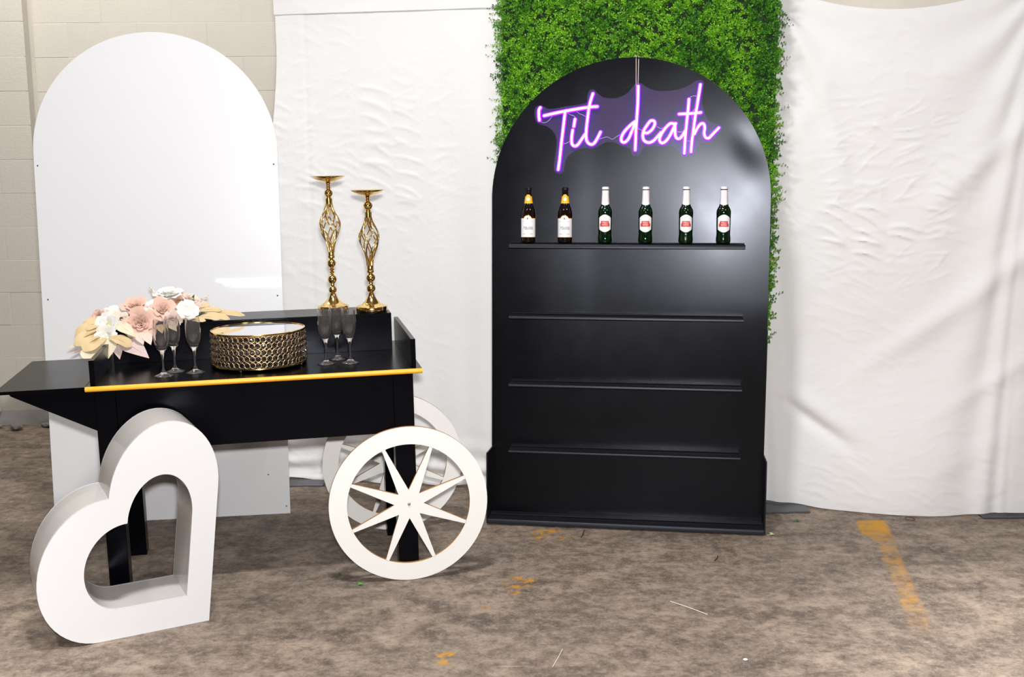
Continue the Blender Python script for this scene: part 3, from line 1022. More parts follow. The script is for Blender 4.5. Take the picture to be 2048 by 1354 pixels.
def green_bottle(a, label):
    t = thing('beer_bottle', label, 'bottle', on_shelf(a), 'green beer bottles on the top shelf')
    pr = [(0.0, 0.0), (0.024, 0.0), (0.0272, 0.003)] + round_prof([(0.0272, 0.003), (0.0288, 0.010), (0.0286, 0.024), (0.0270, 0.036), (0.0272, 0.044), (0.0276, 0.056), (0.0283, 0.110), (0.0287, 0.124), (0.0280, 0.131), (0.0245, 0.141), (0.0195, 0.149), (0.0172, 0.156), (0.0155, 0.164), (0.0142, 0.190), (0.0136, 0.215)], 3)[1:] + [(0.0142, 0.217), (0.0142, 0.221), (0.0, 0.222)]
    MB().add(lathe(pr, 28)).build('glass_body', 'green_glass', t, angle=50)
    R = prof_at(pr)
    # neck foil with a pointed lower edge, printed line, cap
    nf = MB().add(wrap(R, PI * 0.0148, lambda s: 0.160 - 0.007 * math.cos(s * PI) ** 2 * (1 if abs(s) < 0.5 else 0.4), lambda s: 0.2135, 30, 6, 0.0006)).build('neck_foil', 'foil_white', t, angle=60)
    b = MB()
    for k in range(9):
        b.add(wrap(R, 0.0009, lambda s, k=k: 0.168 + k * 0.0046, lambda s, k=k: 0.1708 + k * 0.0046, 2, 1, 0.0010))
    b.build('neck_print', 'label_orange', nf)
    c = lathe([(0.0, 0.2285), (0.010, 0.2283), (0.0136, 0.2265), (0.0147, 0.222), (0.0150, 0.2185), (0.0146, 0.2170), (0.0, 0.2170)], 24)
    MB().add(c).build('cap', 'cap_white', t, angle=50)
    # shield label
    hw = 0.0268
    lb = MB().add(wrap(R, hw, lambda s: 0.0545 - 0.0100 * math.cos(s * PI / 2) ** 1.5 + 0.002 * max(0, abs(s) - 0.8) * 5,
                       lambda s: 0.1050 + 0.0105 * math.cos(s * PI / 2) ** 1.5 - 0.003 * max(0, abs(s) - 0.8) * 5, 24, 10, 0.0006)).build('label', 'paper', t, angle=60)
    r0 = 0.0281
    sb = MB()
    sb.add(wrap(r0, 0.0205, lambda s: 0.0672 + 0.002 * (1 - abs(s)), lambda s: 0.0855 - 0.007 * max(0, abs(s) - 0.55) * 2.2, 18, 2, 0.0009))
    sb.build('label_scroll', 'label_brown', lb)
    MB().add(wrap(r0, 0.0158, lambda s: 0.0675, lambda s: 0.0895, 14, 2, 0.0013)).build('label_banner', 'label_red', lb)
    MB().add(wrap_text('STELLA', 0.0084, r0, 0.0798, 0.0018, 0, 1.0, 0.80)).add(wrap_text('ARTOIS', 0.0084, r0, 0.0712, 0.0018, 0, 1.0, 0.80)).build('lettering', 'ink_white', lb, angle=None)
    h = MB().add(tube([(0.004 * math.cos(q / 8 * PI * 1.5 + 0.4) + 0.001, -r0 - 0.0012, 0.0970 + 0.0038 * math.sin(q / 8 * PI * 1.5 + 0.4)) for q in range(9)], 0.0007, 5))
    h.add(ico(0.0014, 1, (0, -r0 - 0.0012, 0.1035), (1, 0.4, 1)))
    h.build('label_horn', 'gold', lb)
    return t


def brown_bottle(a, label):
    t = thing('ale_bottle', label, 'bottle', on_shelf(a), 'brown ale bottles on the top shelf')
    pr = [(0.0, 0.0), (0.025, 0.0), (0.0285, 0.003)] + round_prof([(0.0285, 0.003), (0.0300, 0.010), (0.0300, 0.060), (0.0300, 0.112), (0.0292, 0.124), (0.0255, 0.139), (0.0205, 0.152), (0.0172, 0.163), (0.0150, 0.178), (0.0128, 0.196), (0.0122, 0.213)], 3)[1:] + [(0.0130, 0.215), (0.0130, 0.220), (0.0, 0.221)]
    MB().add(lathe(pr, 28)).build('glass_body', 'brown_glass', t, angle=50)
    R = prof_at(pr)
    MB().add(lathe([(0.0, 0.2270), (0.009, 0.2268), (0.0128, 0.2250), (0.0136, 0.2210), (0.0139, 0.2175), (0.0135, 0.2160), (0.0, 0.2160)], 24)).build('cap', 'cap_black', t, angle=50)
    nl = MB().add(wrap(R, 0.0160 * 1.5, lambda s: 0.1610, lambda s: 0.190 + 0.0075 * max(0, 1 - (s / 0.45) ** 2) ** 0.5 if abs(s) < 0.45 else 0.190, 26, 6, 0.0007)).build('neck_label', 'label_yellow', t, angle=60)
    rm = 0.0150
    MB().add(wrap(lambda z: R(z), 0.0068, lambda s: 0.1785 - 0.0075 * math.sqrt(max(0, 1 - s * s)), lambda s: 0.1785 + 0.0075 * math.sqrt(max(0, 1 - s * s)), 12, 2, 0.0011)).build('neck_medallion', 'ink_white', nl, angle=60)

    def top(s, z, k):
        return z + k * math.sqrt(max(0, 1 - (s / 0.42) ** 2)) if abs(s) < 0.42 else z
    hw = 0.0300 * 1.25
    lb = MB().add(wrap(R, hw, lambda s: 0.0225, lambda s: top(s, 0.1005, 0.0115), 30, 6, 0.0006)).build('label', 'paper', t, angle=60)
    MB().add(wrap(R, hw, lambda s: 0.0225, lambda s: 0.0245, 26, 1, 0.0010)).build('label_border', 'label_orange', lb, angle=60)
    MB().add(wrap(R, hw, lambda s: top(s, 0.0985, 0.0112), lambda s: top(s, 0.1005, 0.0118), 30, 1, 0.0010)).build('label_border', 'label_orange', lb, angle=60)
    ink = MB()
    ink.add(wrap_text('Matilda', 0.0205, 0.0300, 0.0540, 0.0011, 0.42, 0.88, 0.82))
    for s0, s1 in ((-0.78, -0.22), (0.22, 0.78)):
        ink.add(wrap(0.03, 0.0300 * 0.3, lambda s: 0.0868, lambda s: 0.0874, 6, 1, 0.0011), mx=Matrix.Rotation(1.25 * (s0 + s1) / 2, 4, 'Z'))
        ink.add(wrap(0.03, 0.0300 * 0.22, lambda s: 0.0352, lambda s: 0.0366, 6, 1, 0.0011), mx=Matrix.Rotation(1.0 * (s0 + s1) / 2, 4, 'Z'))
    ink.add(wrap(0.03, 0.0026, lambda s: 0.0945 + abs(s) * 0.001, lambda s: 0.1025, 4, 2, 0.0012))
    ink.build('lettering', 'ink_grey', lb, angle=None)
    return t


brown_bottle(0.1619, 'dark brown bottle with white label at the left end of the top shelf')
brown_bottle(0.3137, 'dark brown bottle with white label standing next to the green bottles')
for a, lb in ((0.4783, 'green bottle with red banner label standing next to the brown bottles'),
              (0.6423, 'second green bottle counted from the brown bottles on the top shelf'),
              (0.8045, 'third green bottle counted from the brown bottles on the top shelf'),
              (0.9542, 'green bottle with red banner label at the right end of the top shelf')):
    green_bottle(a, lb)


# ------------------------------------------------------------------ heart plinth in the foreground
def heart_loop(ax, ay, rt, rl, ox, oz, n=28):
    """corner at (ox, oz), stems ax wide and ay high, the two lobes as half ellipses"""
    p = []
    for k in range(n):
        p.append((ox, oz + ay * k / n))
    for k in range(n):
        t = PI * k / n
        p.append((ox - ax / 2 + ax / 2 * math.cos(t), oz + ay + rt * math.sin(t)))
    for k in range(n):
        t = PI / 2 + PI * k / n
        p.append((ox - ax + rl * math.cos(t), oz + ay / 2 + ay / 2 * math.sin(t)))
    for k in range(n):
        p.append((ox - ax + ax * k / n, oz))
    return [(a + 0.1143 * z, z) for a, z in p]


def heart_plinth():
    yaw = 0.4973
    mx = basis((-1.0227, 3.4554, 0.001), (math.cos(yaw), math.sin(yaw), 0), (-math.sin(yaw), math.cos(yaw), 0), (0, 0, 1))
    t = thing('heart_plinth', 'hollow white open heart box standing on one side in front of the cart', 'heart plinth', mx)
    o = heart_loop(0.3443, 0.4665, 0.2302, 0.2007, 0, 0)
    i = heart_loop(0.2040, 0.2814, 0.1451, 0.1236, -0.0792, 0.0982)
    n, D = len(o), 0.222

    def face(b0, b1):
        v = [(a, b0, z) for a, z in o] + [(a, b0, z) for a, z in i] + [(a, b1, z) for a, z in o] + [(a, b1, z) for a, z in i]
        f = []
        for k in range(n):
            j = (k + 1) % n
            f += [(k, j, n + j, n + k), (2 * n + k, 3 * n + k, 3 * n + j, 2 * n + j), (k, 2 * n + k, 2 * n + j, j), (n + k, n + j, 3 * n + j, 3 * n + k)]
        return v, f

    def band(loop, b0, b1, th):
        v, f = [], []
        c = len(loop)
        q = []
        for k in range(c):
            a0, a1 = Vector(loop[k - 1]), Vector(loop[(k + 1) % c])
            d = (a1 - a0).normalized()
            q.append((loop[k][0] - d.y * th, loop[k][1] + d.x * th))
        v = [(a, b0, z) for a, z in loop] + [(a, b1, z) for a, z in loop] + [(a, b0, z) for a, z in q] + [(a, b1, z) for a, z in q]
        for k in range(c):
            j = (k + 1) % c
            f += [(k, j, c + j, c + k), (2 * c + k, 3 * c + k, 3 * c + j, 2 * c + j), (k, 2 * c + k, 2 * c + j, j), (c + k, c + j, 3 * c + j, 3 * c + k)]
        return v, f
    MB().add(face(0.0, 0.012)).build('front_panel', 'white_heart', t, angle=40)
    MB().add(face(D - 0.012, D)).build('back_panel', 'white_heart', t, angle=40)
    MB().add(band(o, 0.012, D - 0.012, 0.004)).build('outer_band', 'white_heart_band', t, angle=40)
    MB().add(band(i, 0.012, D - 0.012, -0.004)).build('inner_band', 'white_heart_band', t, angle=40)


heart_plinth()

# ------------------------------------------------------------------ the cart
cart = thing('display_cart', 'black two-wheeled display cart with ochre front edge and white spoked wheels', 'cart', CART)
ZT, ZB = 0.788, 0.5536
MB().add(box(-1.076, 0.064, 0.004, 0.64, ZT - 0.016, ZT, 0.0015)).build('deck', 'black', cart)
tr = []
for k in range(9):
    t = PI * k / 8
    tr.append((0.004 - 0.010 * math.sin(t), ZT - 0.009 - 0.009 * math.cos(t)))
tv = [(a, b, z) for a in (-1.076, 0.064) for b, z in tr]
tf = [tuple(range(8, -1, -1)), tuple(range(9, 18))] + [(k, k + 1, k + 10, k + 9) for k in range(8)] + [(8, 0, 9, 17)]
MB().add((tv, tf)).build('front_edge_trim', 'gold_paint', cart, angle=40)
for x0, x1, zt in ((-1.062, -1.045, 0.874), (0.027, 0.044, 0.892)):
    MB().add(box(x0, x1, 0.02, 0.60, ZT, zt, 0.0012)).build('side_board', 'black', cart)
MB().add(box(-1.040, 0.0, 0.421, 0.434, ZT, 0.921, 0.0008)).build('riser_front', 'black', cart)
MB().add(box(-1.040, 0.0, 0.421, 0.64, 0.921, 0.934, 0.0012)).build('riser_top', 'black', cart)
MB().add(box(-0.013, 0.0, 0.434, 0.64, ZT, 0.921, 0.0008)).build('riser_end', 'black', cart)
for (x0, x1, y0, y1, zb) in ((-1.050, -0.983, 0.015, 0.085, 0.0118), (-0.041, 0.031, 0.015, 0.085, 0.0), (-1.050, -0.983, 0.488, 0.558, 0.0118), (-0.041, 0.031, 0.488, 0.558, 0.003)):
    MB().add(box(x0, x1, y0, y1, zb, ZT - 0.016, 0.0015)).build('leg', 'black', cart)
MB().add(box(-0.983, -0.041, 0.020, 0.034, ZB, ZT - 0.016, 0.0008)).build('front_panel', 'black', cart)
MB().add(box(-0.983, -0.041, 0.540, 0.554, ZB, ZT - 0.016, 0.0008)).build('back_panel', 'black', cart)
for x0, x1 in ((-1.045, -1.031), (0.012, 0.026)):
    MB().add(box(x0, x1, 0.085, 0.488, ZB, ZT - 0.016, 0.0008)).build('end_panel', 'black', cart)
MB().add(box(-1.031, 0.012, 0.034, 0.540, ZB, ZB + 0.012)).build('floor_panel', 'black', cart, angle=None)
# the wedge-shaped handle end
MB().add(box(-1.362, -1.0765, 0.002, 0.588, ZT - 0.012, ZT - 0.001, 0.0012)).build('handle_top', 'black', cart)
for b0, b1 in ((0.022, 0.036), (0.540, 0.554)):
    MB().add(prism([(-1.322, ZT - 0.012), (-1.050, ZT - 0.012), (-1.050, 0.630), (-1.315, 0.766)], b0, b1)).build('handle_side', 'black', cart, angle=30)
hv = [(-1.312, 0.036, 0.7665), (-1.050, 0.036, 0.632), (-1.050, 0.540, 0.632), (-1.312, 0.540, 0.7665), (-1.312, 0.036, 0.7725), (-1.050, 0.036, 0.644), (-1.050, 0.540, 0.644), (-1.312, 0.540, 0.7725)]
MB().add((hv, [(0, 1, 2, 3), (7, 6, 5, 4), (0, 4, 5, 1), (1, 5, 6, 2), (2, 6, 7, 3), (3, 7, 4, 0)])).build('handle_underside', 'black', cart, angle=None)

WR, WI, TH = 0.2885, 0.2235, 0.012


def make_wheel(b0):
    n = 96
    mb = MB()
    v, f, mi = [], [], []
    for r, b in ((WR, 0), (WI, 0), (WI, TH), (WR, TH)):
        for k in range(n):
            t = 2 * PI * k / n
            v.append((r * math.cos(t), b, r * math.sin(t)))
    for q in range(4):
        for k in range(n):
            f.append((q * n + k, q * n + (k + 1) % n, ((q + 1) % 4) * n + (k + 1) % n, ((q + 1) % 4) * n + k))
    mb.v, mb.f = v, f
    mb.m = [0 if q in (0, 2) else 1 for q in range(4) for k in range(n)]
    w = mb.build('wheel', ['white_wheel', 'mdf_edge'], cart, loc=(0.0, b0, 0.2892), angle=40)
    rv = 0.053
    va = [(rv * math.cos(PI / 4 * k), rv * math.sin(PI / 4 * k)) for k in range(8)]

    def cut(poly):
        pv, pf = prism(poly, 0.0, TH)
        b = MB()
        b.v, b.f = pv, pf
        b.m = [0, 0] + [1] * (len(pf) - 2)
        return b
    cut(va).build('hub', ['white_wheel', 'white_wheel'], w, angle=30)
    for k in range(8):
        t = PI / 8 + PI / 4 * k
        u, s = (math.cos(t), math.sin(t)), (-math.sin(t), math.cos(t))
        h = 0.0060
        rt = WI + 0.0015
        poly = [va[k], (rt * u[0] - h * s[0], rt * u[1] - h * s[1]), (rt * u[0] + h * s[0], rt * u[1] + h * s[1]), va[(k + 1) % 8]]
        cut(poly).build('spoke', ['white_wheel', 'mdf_edge'], w, angle=30)
    MB().add(lathe([(0.0, 0.0), (0.0058, 0.0), (0.0058, 0.0015), (0.0045, 0.0030), (0.0, 0.0034)], 12)).build('bolt', 'zinc', w, loc=(0, 0, 0), rot=(PI / 2, 0, 0))
    return w


make_wheel(0.0)
make_wheel(0.567)


# ------------------------------------------------------------------ gold candlesticks
def candlestick(a, b, label, base, lower, cage, upper, dish, rmax, tmax, spin):
    t = thing('candlestick', label, 'candle stand', at_cart(a, b, 0.9345), 'gold candlesticks on the riser')
    MB().add(lathe(base, 40)).build('base', 'gold', t, angle=40)
    MB().add(lathe(lower, 28)).build('stem', 'gold', t, angle=45)
    z0, z1 = cage

    def rad(s):
        e0, e1 = 0.0115, 0.0125
        if s < tmax:
            q = s / tmax
            return e0 + (rmax - e0) * (0.5 - 0.5 * math.cos(PI * q ** 1.15))
        q = (1 - s) / (1 - tmax)
        return e1 + (rmax - e1) * (0.5 - 0.5 * math.cos(PI * q ** 0.95))
    for d in (-1, 1):
        for k in range(5):
            pts = []
            for i in range(25):
                s = i / 24
                th = spin + 2 * PI * k / 5 + d * (1.25 * PI * (s - 0.5)) * 0.62
                r = rad(s) - (0.0012 if d > 0 else 0)
                pts.append((r * math.cos(th), r * math.sin(th), z0 + (z1 - z0) * s))
            MB().add(tube(pts, 0.0029, 6)).build('cage_bar', 'gold', t, angle=80)
    MB().add(lathe(upper, 28)).build('neck', 'gold', t, angle=45)
    MB().add(lathe(dish, 40)).build('dish', 'gold', t, angle=40)
    return t


def ball(zc, r, k=5, rz=None):
    rz = rz or r
    return [(r * math.cos(q), zc + rz * math.sin(q)) for q in [(-1.15 + 2.3 * i / k) for i in range(k + 1)]]


BASE = [(0.0, 0.0), (0.0605, 0.0), (0.0618, 0.002), (0.0618, 0.019), (0.0605, 0.0212), (0.054, 0.0225), (0.050, 0.0250), (0.044, 0.0262), (0.034, 0.034), (0.025, 0.043), (0.0185, 0.053), (0.0140, 0.062), (0.0115, 0.0695), (0.0, 0.070)]
candlestick(-0.2155, 0.556, 'taller gold candlestick on the riser, further from the cart end', BASE,
            [(0.0, 0.066), (0.010, 0.066), (0.0100, 0.070)] + ball(0.0850, 0.0165) + [(0.0080, 0.1005), (0.0080, 0.1045)] + ball(0.1260, 0.0180, 6, 0.0195) + [(0.0085, 0.1455)] + ball(0.1545, 0.0112, 3, 0.005) + [(0.0085, 0.1600)] + ball(0.1655, 0.0112, 3, 0.005) + [(0.0085, 0.1710)] + ball(0.1900, 0.0175, 6, 0.0185) + [(0.0085, 0.2085), (0.0140, 0.2120), (0.0145, 0.2165), (0.0130, 0.2190), (0.0125, 0.2200), (0.0125, 0.2345), (0.0, 0.2350)],
            (0.2340, 0.4240), [(0.0, 0.4230), (0.0138, 0.4230), (0.0138, 0.4440), (0.0100, 0.4455), (0.0100, 0.4480)] + ball(0.4645, 0.0172, 6) + [(0.0095, 0.4810)] + ball(0.4850, 0.0120, 3, 0.0028) + [(0.0100, 0.4890)] + ball(0.4930, 0.0120, 3, 0.0028) + [(0.0100, 0.4970)] + ball(0.5005, 0.0120, 3, 0.0028) + [(0.0110, 0.5040), (0.0, 0.5060)],
            [(0.0, 0.5045), (0.013, 0.5045), (0.034, 0.5120), (0.054, 0.5215), (0.0665, 0.5300), (0.0670, 0.5312), (0.0660, 0.5312), (0.053, 0.5235), (0.033, 0.5145), (0.0, 0.5100)], 0.0400, 0.56, 0.2)
candlestick(-0.0690, 0.490, 'shorter gold candlestick on the riser, nearest the cart end', BASE,
            [(0.0, 0.066), (0.010, 0.066), (0.0105, 0.0725)] + ball(0.0915, 0.0180) + [(0.0085, 0.1080), (0.0085, 0.1135)] + ball(0.1330, 0.0185, 6) + [(0.0090, 0.1510), (0.0135, 0.1545), (0.0145, 0.1590), (0.0135, 0.1615), (0.0128, 0.1625), (0.0128, 0.1810), (0.0, 0.1815)],
            (0.1805, 0.3690), [(0.0, 0.3680), (0.0135, 0.3680), (0.0135, 0.3905), (0.0100, 0.3925), (0.0100, 0.3975)] + ball(0.4150, 0.0180, 6) + [(0.0100, 0.4325)] + ball(0.4370, 0.0120, 3, 0.0028) + [(0.0100, 0.4410)] + ball(0.4450, 0.0120, 3, 0.0028) + [(0.0110, 0.4490), (0.0, 0.4510)],
            [(0.0, 0.4500), (0.013, 0.4500), (0.034, 0.4570), (0.054, 0.4660), (0.0655, 0.4745), (0.0660, 0.4757), (0.0650, 0.4757), (0.053, 0.4685), (0.033, 0.4600), (0.0, 0.4560)], 0.0390, 0.60, 0.75)


# ------------------------------------------------------------------ mirrored cake stand with crystal lattice
def cake_stand(a, b):
    t = thing('cake_stand', 'round gold crystal cake stand with mirror top on the cart deck', 'cake stand', at_cart(a, b, ZT))
    R, z0, z1 = 0.168, 0.013, 0.134
    MB().add(lathe([(0.0, 0.1305), (R - 0.004, 0.1305), (R - 0.004, 0.1330), (0.0, 0.1330)], 72)).build('mirror_top', 'mirror', t, angle=30)
    MB().add(lathe([(R - 0.004, 0.1285), (R + 0.0015, 0.1285), (R + 0.0022, 0.1320), (R + 0.0015, 0.1355), (R - 0.003, 0.1362), (R - 0.004, 0.1340)], 72, close=True)).build('top_rim', 'gold', t, angle=50)
    MB().add(lathe([(R - 0.004, 0.010), (R + 0.0018, 0.010), (R + 0.0022, 0.0125), (R + 0.0012, 0.0150), (R - 0.004, 0.0150)], 72, close=True)).build('bottom_rim', 'gold', t, angle=50)
    MB().add(lathe([(0.0, 0.0100), (R - 0.004, 0.0100), (R - 0.004, 0.0120), (0.0, 0.0120)], 48)).build('bottom_plate', 'black_plain', t, angle=30)
    NC, NR = 53, 5
    pitch = (z1 - 0.0045 - z0 - 0.002) / NR
    rb = MB()
    rr = 0.0104
    ring_pts = [(rr * math.cos(q * PI / 5), 0.0, rr * math.sin(q * PI / 5)) for q in range(10)]
    ring = MB().add(tube(ring_pts, 0.00135, 5, closed=True)).mesh('ring', 'gold_rose', 80)
    bead = MB().add(ico(0.0076, 1, (0, 0, 0), (1, 0.8, 1))).mesh('crystal_bead', 'crystal', None)
    for j in range(NR):
        z = z0 + 0.002 + pitch * (j + 0.5)
        for k in range(NC):
            th = 2 * PI * (k + 0.5 * (j % 2) * 0) / NC
            p = (R * math.sin(th), -R * math.cos(th), z)
            link('ring', ring, t, p, (0, 0, th))
            link('crystal_bead', bead, t, p, (random.uniform(0, 3), random.uniform(0, 3), th))
    for k in range(4):
        th = 2 * PI * k / 4 - 0.40
        MB().add(ico(0.0056, 2, (0, 0, 0.0055))).build('foot', 'gold', t, loc=((R - 0.006) * math.sin(th), -(R - 0.006) * math.cos(th), 0), angle=60)


cake_stand(-0.506, 0.250)


# ------------------------------------------------------------------ champagne flutes
def flute_mesh():
    outer = round_prof([(0.0040, 0.026), (0.0036, 0.040), (0.0040, 0.060), (0.0056, 0.074), (0.0105, 0.086), (0.0190, 0.101), (0.0245, 0.118), (0.0268, 0.140), (0.0268, 0.160), (0.0255, 0.182), (0.0243, 0.200)], 3)
    inner = round_prof([(0.0232, 0.200), (0.0245, 0.182), (0.0257, 0.160), (0.0256, 0.140), (0.0230, 0.119), (0.0168, 0.1035), (0.0075, 0.0965), (0.0, 0.0955)], 3)
    foot = [(0.0, 0.0), (0.0325, 0.0), (0.0335, 0.0010), (0.0325, 0.0026), (0.0240, 0.0050), (0.0130, 0.0095), (0.0066, 0.0150), (0.0060, 0.0175), (0.0068, 0.0195), (0.0055, 0.0215)]
    return MB().add(lathe(foot + outer + inner, 32)).mesh('champagne_flute', 'glass', 50)


fl = flute_mesh()
for a, b, lb in ((-0.833, 0.125, 'clear champagne flute left of the cake stand, standing nearest the ochre edge'),
                 (-0.801, 0.200, 'clear champagne flute left of the cake stand, the rear one of its three'),
                 (-0.728, 0.159, 'clear champagne flute of the flower side group, closest to the cake stand'),
                 (-0.266, 0.190, 'clear champagne flute right of the cake stand, the one closest to it'),
                 (-0.220, 0.276, 'clear champagne flute right of the cake stand, standing rearmost by the riser'),
                 (-0.179, 0.183, 'clear champagne flute right of the cake stand, nearest the cart end board')):
    o = link('champagne_flute', fl)
    o.matrix_world = at_cart(a, b, ZT + 0.0003)
    tag(o, lb, 'glass', 'champagne flutes on the cart')

# ------------------------------------------------------------------ flower arrangement lying on the riser
FO = Vector((-0.86, 0.48, 0.9345))
flowers = thing('flower_arrangement', 'low arrangement of blush roses, white blooms and pale gold leaves on the cart', 'flowers', at_cart(*FO))
frnd = random.Random(5)


def petal(r, th, opening, h, half, cup, roll, nu=6, nv=6):
    v, f = [], []
    for j in range(nv + 1):
        t = j / nv
        rho = r * (0.35 + 0.65 * t) + h * math.sin(opening) * t + roll * h * max(0.0, t - 0.72) ** 2 * 9
        z = h * math.cos(opening) * t - roll * h * max(0.0, t - 0.78) ** 2 * 4
        env = math.sin(PI * (0.16 + 0.72 * t)) ** 0.8 * (1.0 if t < 0.85 else 0.92)
        for i in range(nu + 1):
            u = -1 + 2 * i / nu
            a = th + u * half * env
            rr = rho * (1.0 + cup * u * u * 0.25)
            v.append((rr * math.cos(a), rr * math.sin(a), z - 0.10 * h * u * u * t + 0.02 * h * math.sin(u * 5 + th * 3) * t))
    for j in range(nv):
        for i in range(nu):
            k = j * (nu + 1) + i
            f.append((k, k + 1, k + nu + 2, k + nu + 1))
    return v, f


def orient(p, d, roll=0.0):
    q = Vector(d).normalized().to_track_quat('Z', 'Y').to_matrix().to_4x4()
    return Matrix.Translation(Vector(p) - FO) @ q @ Matrix.Rotation(roll, 4, 'Z')


def rose(p, r, d, mk, name='rose', openness=1.0):
    """a cupped bloom: tight spiral heart, three rings of upright petals, two rings of opening ones"""
    mx = orient(p, d, frnd.uniform(0, 6))
    core = MB()
    for l, (n, rb, op, h, half) in enumerate(((2, 0.07, 0.00, 0.62, 1.75), (3, 0.16, 0.02, 0.70, 1.25), (4, 0.30, 0.06, 0.76, 1.00), (5, 0.45, 0.12, 0.78, 0.85))):
        for k in range(n):
            core.add(petal(rb * r, 2 * PI * k / n + l * 0.7, op * openness, h * r * frnd.uniform(0.92, 1.05), half, -0.15, 0.16), mx=Matrix.Translation((0, 0, 0.05 * r)))
    o = core.build(name, mk, flowers, angle=80)
    o.matrix_local = mx
    for l, (n, rb, op, h, half) in enumerate(((5, 0.62, 0.28, 0.80, 0.86), (5, 0.66, 0.72, 0.82, 0.86))):
        for k in range(n):
            MB().add(petal(rb * r, 2 * PI * (k + 0.5 * l) / n + frnd.uniform(-0.1, 0.1), op * openness, h * r * frnd.uniform(0.92, 1.06), half, 0.05, 0.34)).build('petal', mk, o, angle=80)
    MB().add(lathe([(0.0, -0.25 * r), (0.10 * r, -0.22 * r), (0.50 * r, 0.02 * r), (0.30 * r, 0.14 * r), (0.0, 0.15 * r)], 12)).build('calyx', mk, o, angle=60)
    return o


def open_bloom(p, r, d, mk, n=5, eye=None):
    mx = orient(p, d, frnd.uniform(0, 6))
    o = MB().add(ico(0.16 * r, 2, (0, 0, 0.10 * r), (1, 1, 0.7))).build('bloom', eye or mk, flowers, angle=60)
    o.matrix_local = mx
    for k in range(n):
        MB().add(petal(0.10 * r, 2 * PI * k / n + frnd.uniform(-0.12, 0.12), 1.10 + frnd.uniform(-0.15, 0.15), 0.98 * r, 0.98, 0.2, 0.10)).build('petal', mk, o, angle=80)
    for k in range(n - 1):
        MB().add(petal(0.08 * r, 2 * PI * (k + 0.5) / n, 0.80 + frnd.uniform(-0.15, 0.15), 0.72 * r, 0.85, 0.2, 0.10)).build('petal', mk, o, angle=80)
    return o


def leaf(base, tip, width, mk, up=(0, -0.6, 0.8), droop=0.0, blunt=False, name='leaf', fold=0.25):
    B0, T0 = Vector(base) - FO, Vector(tip) - FO
    ax = T0 - B0
    L = ax.length
    ax.normalize()
    sd = ax.cross(Vector(up)).normalized()
    nm = sd.cross(ax).normalized()
    v, f = [], []
    nv, nu = 10, 4
    for j in range(nv + 1):
        t = j / nv
        if blunt:
            w = width * (0.25 + 0.75 * min(1, t * 2.2)) * math.sqrt(max(0.02, 1 - max(0, (t - 0.72) / 0.28) ** 2))
        else:
            w = width * max(0.03, math.sin(PI * min(1, 0.06 + t * 0.94) ** 0.8))
        c = B0 + ax * (L * t) + nm * (droop * L * 4 * t * (1 - t))
        for i in range(nu + 1):
            u = -1 + 2 * i / nu
            v.append(tuple(c + sd * (u * w * 0.5) + nm * (fold * w * abs(u) * 0.5 + 0.03 * w * math.sin(9 * t + 2 * u))))
    for j in range(nv):
        for i in range(nu):
            k = j * (nu + 1) + i
            f.append((k, k + 1, k + nu + 2, k + nu + 1))
    b = MB().add((v, f))
    b.add(tube([tuple(B0 + ax * (L * t) + nm * (droop * L * 4 * t * (1 - t) + 0.0004)) for t in (0, 0.25, 0.5, 0.75, 0.95)], [0.0013, 0.0011, 0.0009, 0.0007, 0.0003], 5))
    return b.build(name, mk, flowers, angle=80)


def feather(base, tip, n, spread, mk='pampas', name='feather_grass'):
    B0, T0 = Vector(base) - FO, Vector(tip) - FO
    ax = (T0 - B0)
    L = ax.length
    b = MB().add(tube([tuple(B0), tuple(B0 + ax * 0.5), tuple(T0)], [0.0012, 0.0009, 0.0005], 5))
    ax.normalize()
    for k in range(n):
        t = 0.15 + 0.85 * k / n
        p = B0 + ax * (L * t)
        d = (ax * 0.8 + Vector((frnd.gauss(0, 0.6), frnd.gauss(0, 0.6), frnd.gauss(0, 0.6)))).normalized()
        ln = spread * frnd.uniform(0.6, 1.2) * (1.0 - 0.5 * t)
        q = p + d * ln
        b.add(tube([tuple(p), tuple((p + q) / 2 + ax * ln * 0.08), tuple(q)], [0.0014, 0.0012, 0.0003], 4))
    return b.build(name, mk, flowers, angle=80)


MB().add(box(-0.17, 0.18, -0.035, 0.075, 0.0, 0.026, 0.006)).build('foam_base', 'moss', flowers, angle=30)
FD = (0.1, -0.85, 0.55)
rose((-1.087, 0.470, 0.957), 0.024, (-0.45, -0.75, 0.5), 'rose')
rose((-0.960, 0.495, 0.985), 0.037, (0.0, -0.55, 0.85), 'rose')
rose((-0.938, 0.435, 0.932), 0.046, (0.15, -0.95, 0.30), 'rose')
rose((-0.857, 0.465, 0.973), 0.038, (0.15, -0.80, 0.60), 'rose')
rose((-0.795, 0.525, 0.995), 0.032, (0.15, -0.60, 0.80), 'rose')
rose((-0.716, 0.495, 0.962), 0.029, (0.45, -0.70, 0.50), 'rose_pale')
rose((-0.760, 0.520, 1.000), 0.026, (0.40, -0.40, 0.80), 'rose_pale')
rose((-0.840, 0.530, 1.016), 0.041, (0.0, -0.30, 0.95), 'petal_white', 'peony')
rose((-0.891, 0.485, 0.989), 0.022, (0.0, -0.60, 0.80), 'petal_white', 'peony')
open_bloom((-1.050, 0.425, 0.938), 0.042, (-0.15, -0.90, 0.35), 'petal_white', eye='stamen')
open_bloom((-1.042, 0.490, 0.966), 0.036, (-0.15, -0.55, 0.80), 'petal_white')
open_bloom((-0.910, 0.445, 0.966), 0.025, (0.1, -0.90, 0.35), 'petal_white')
open_bloom((-0.767, 0.440, 0.972), 0.040, (0.2, -0.85, 0.45), 'petal_white')
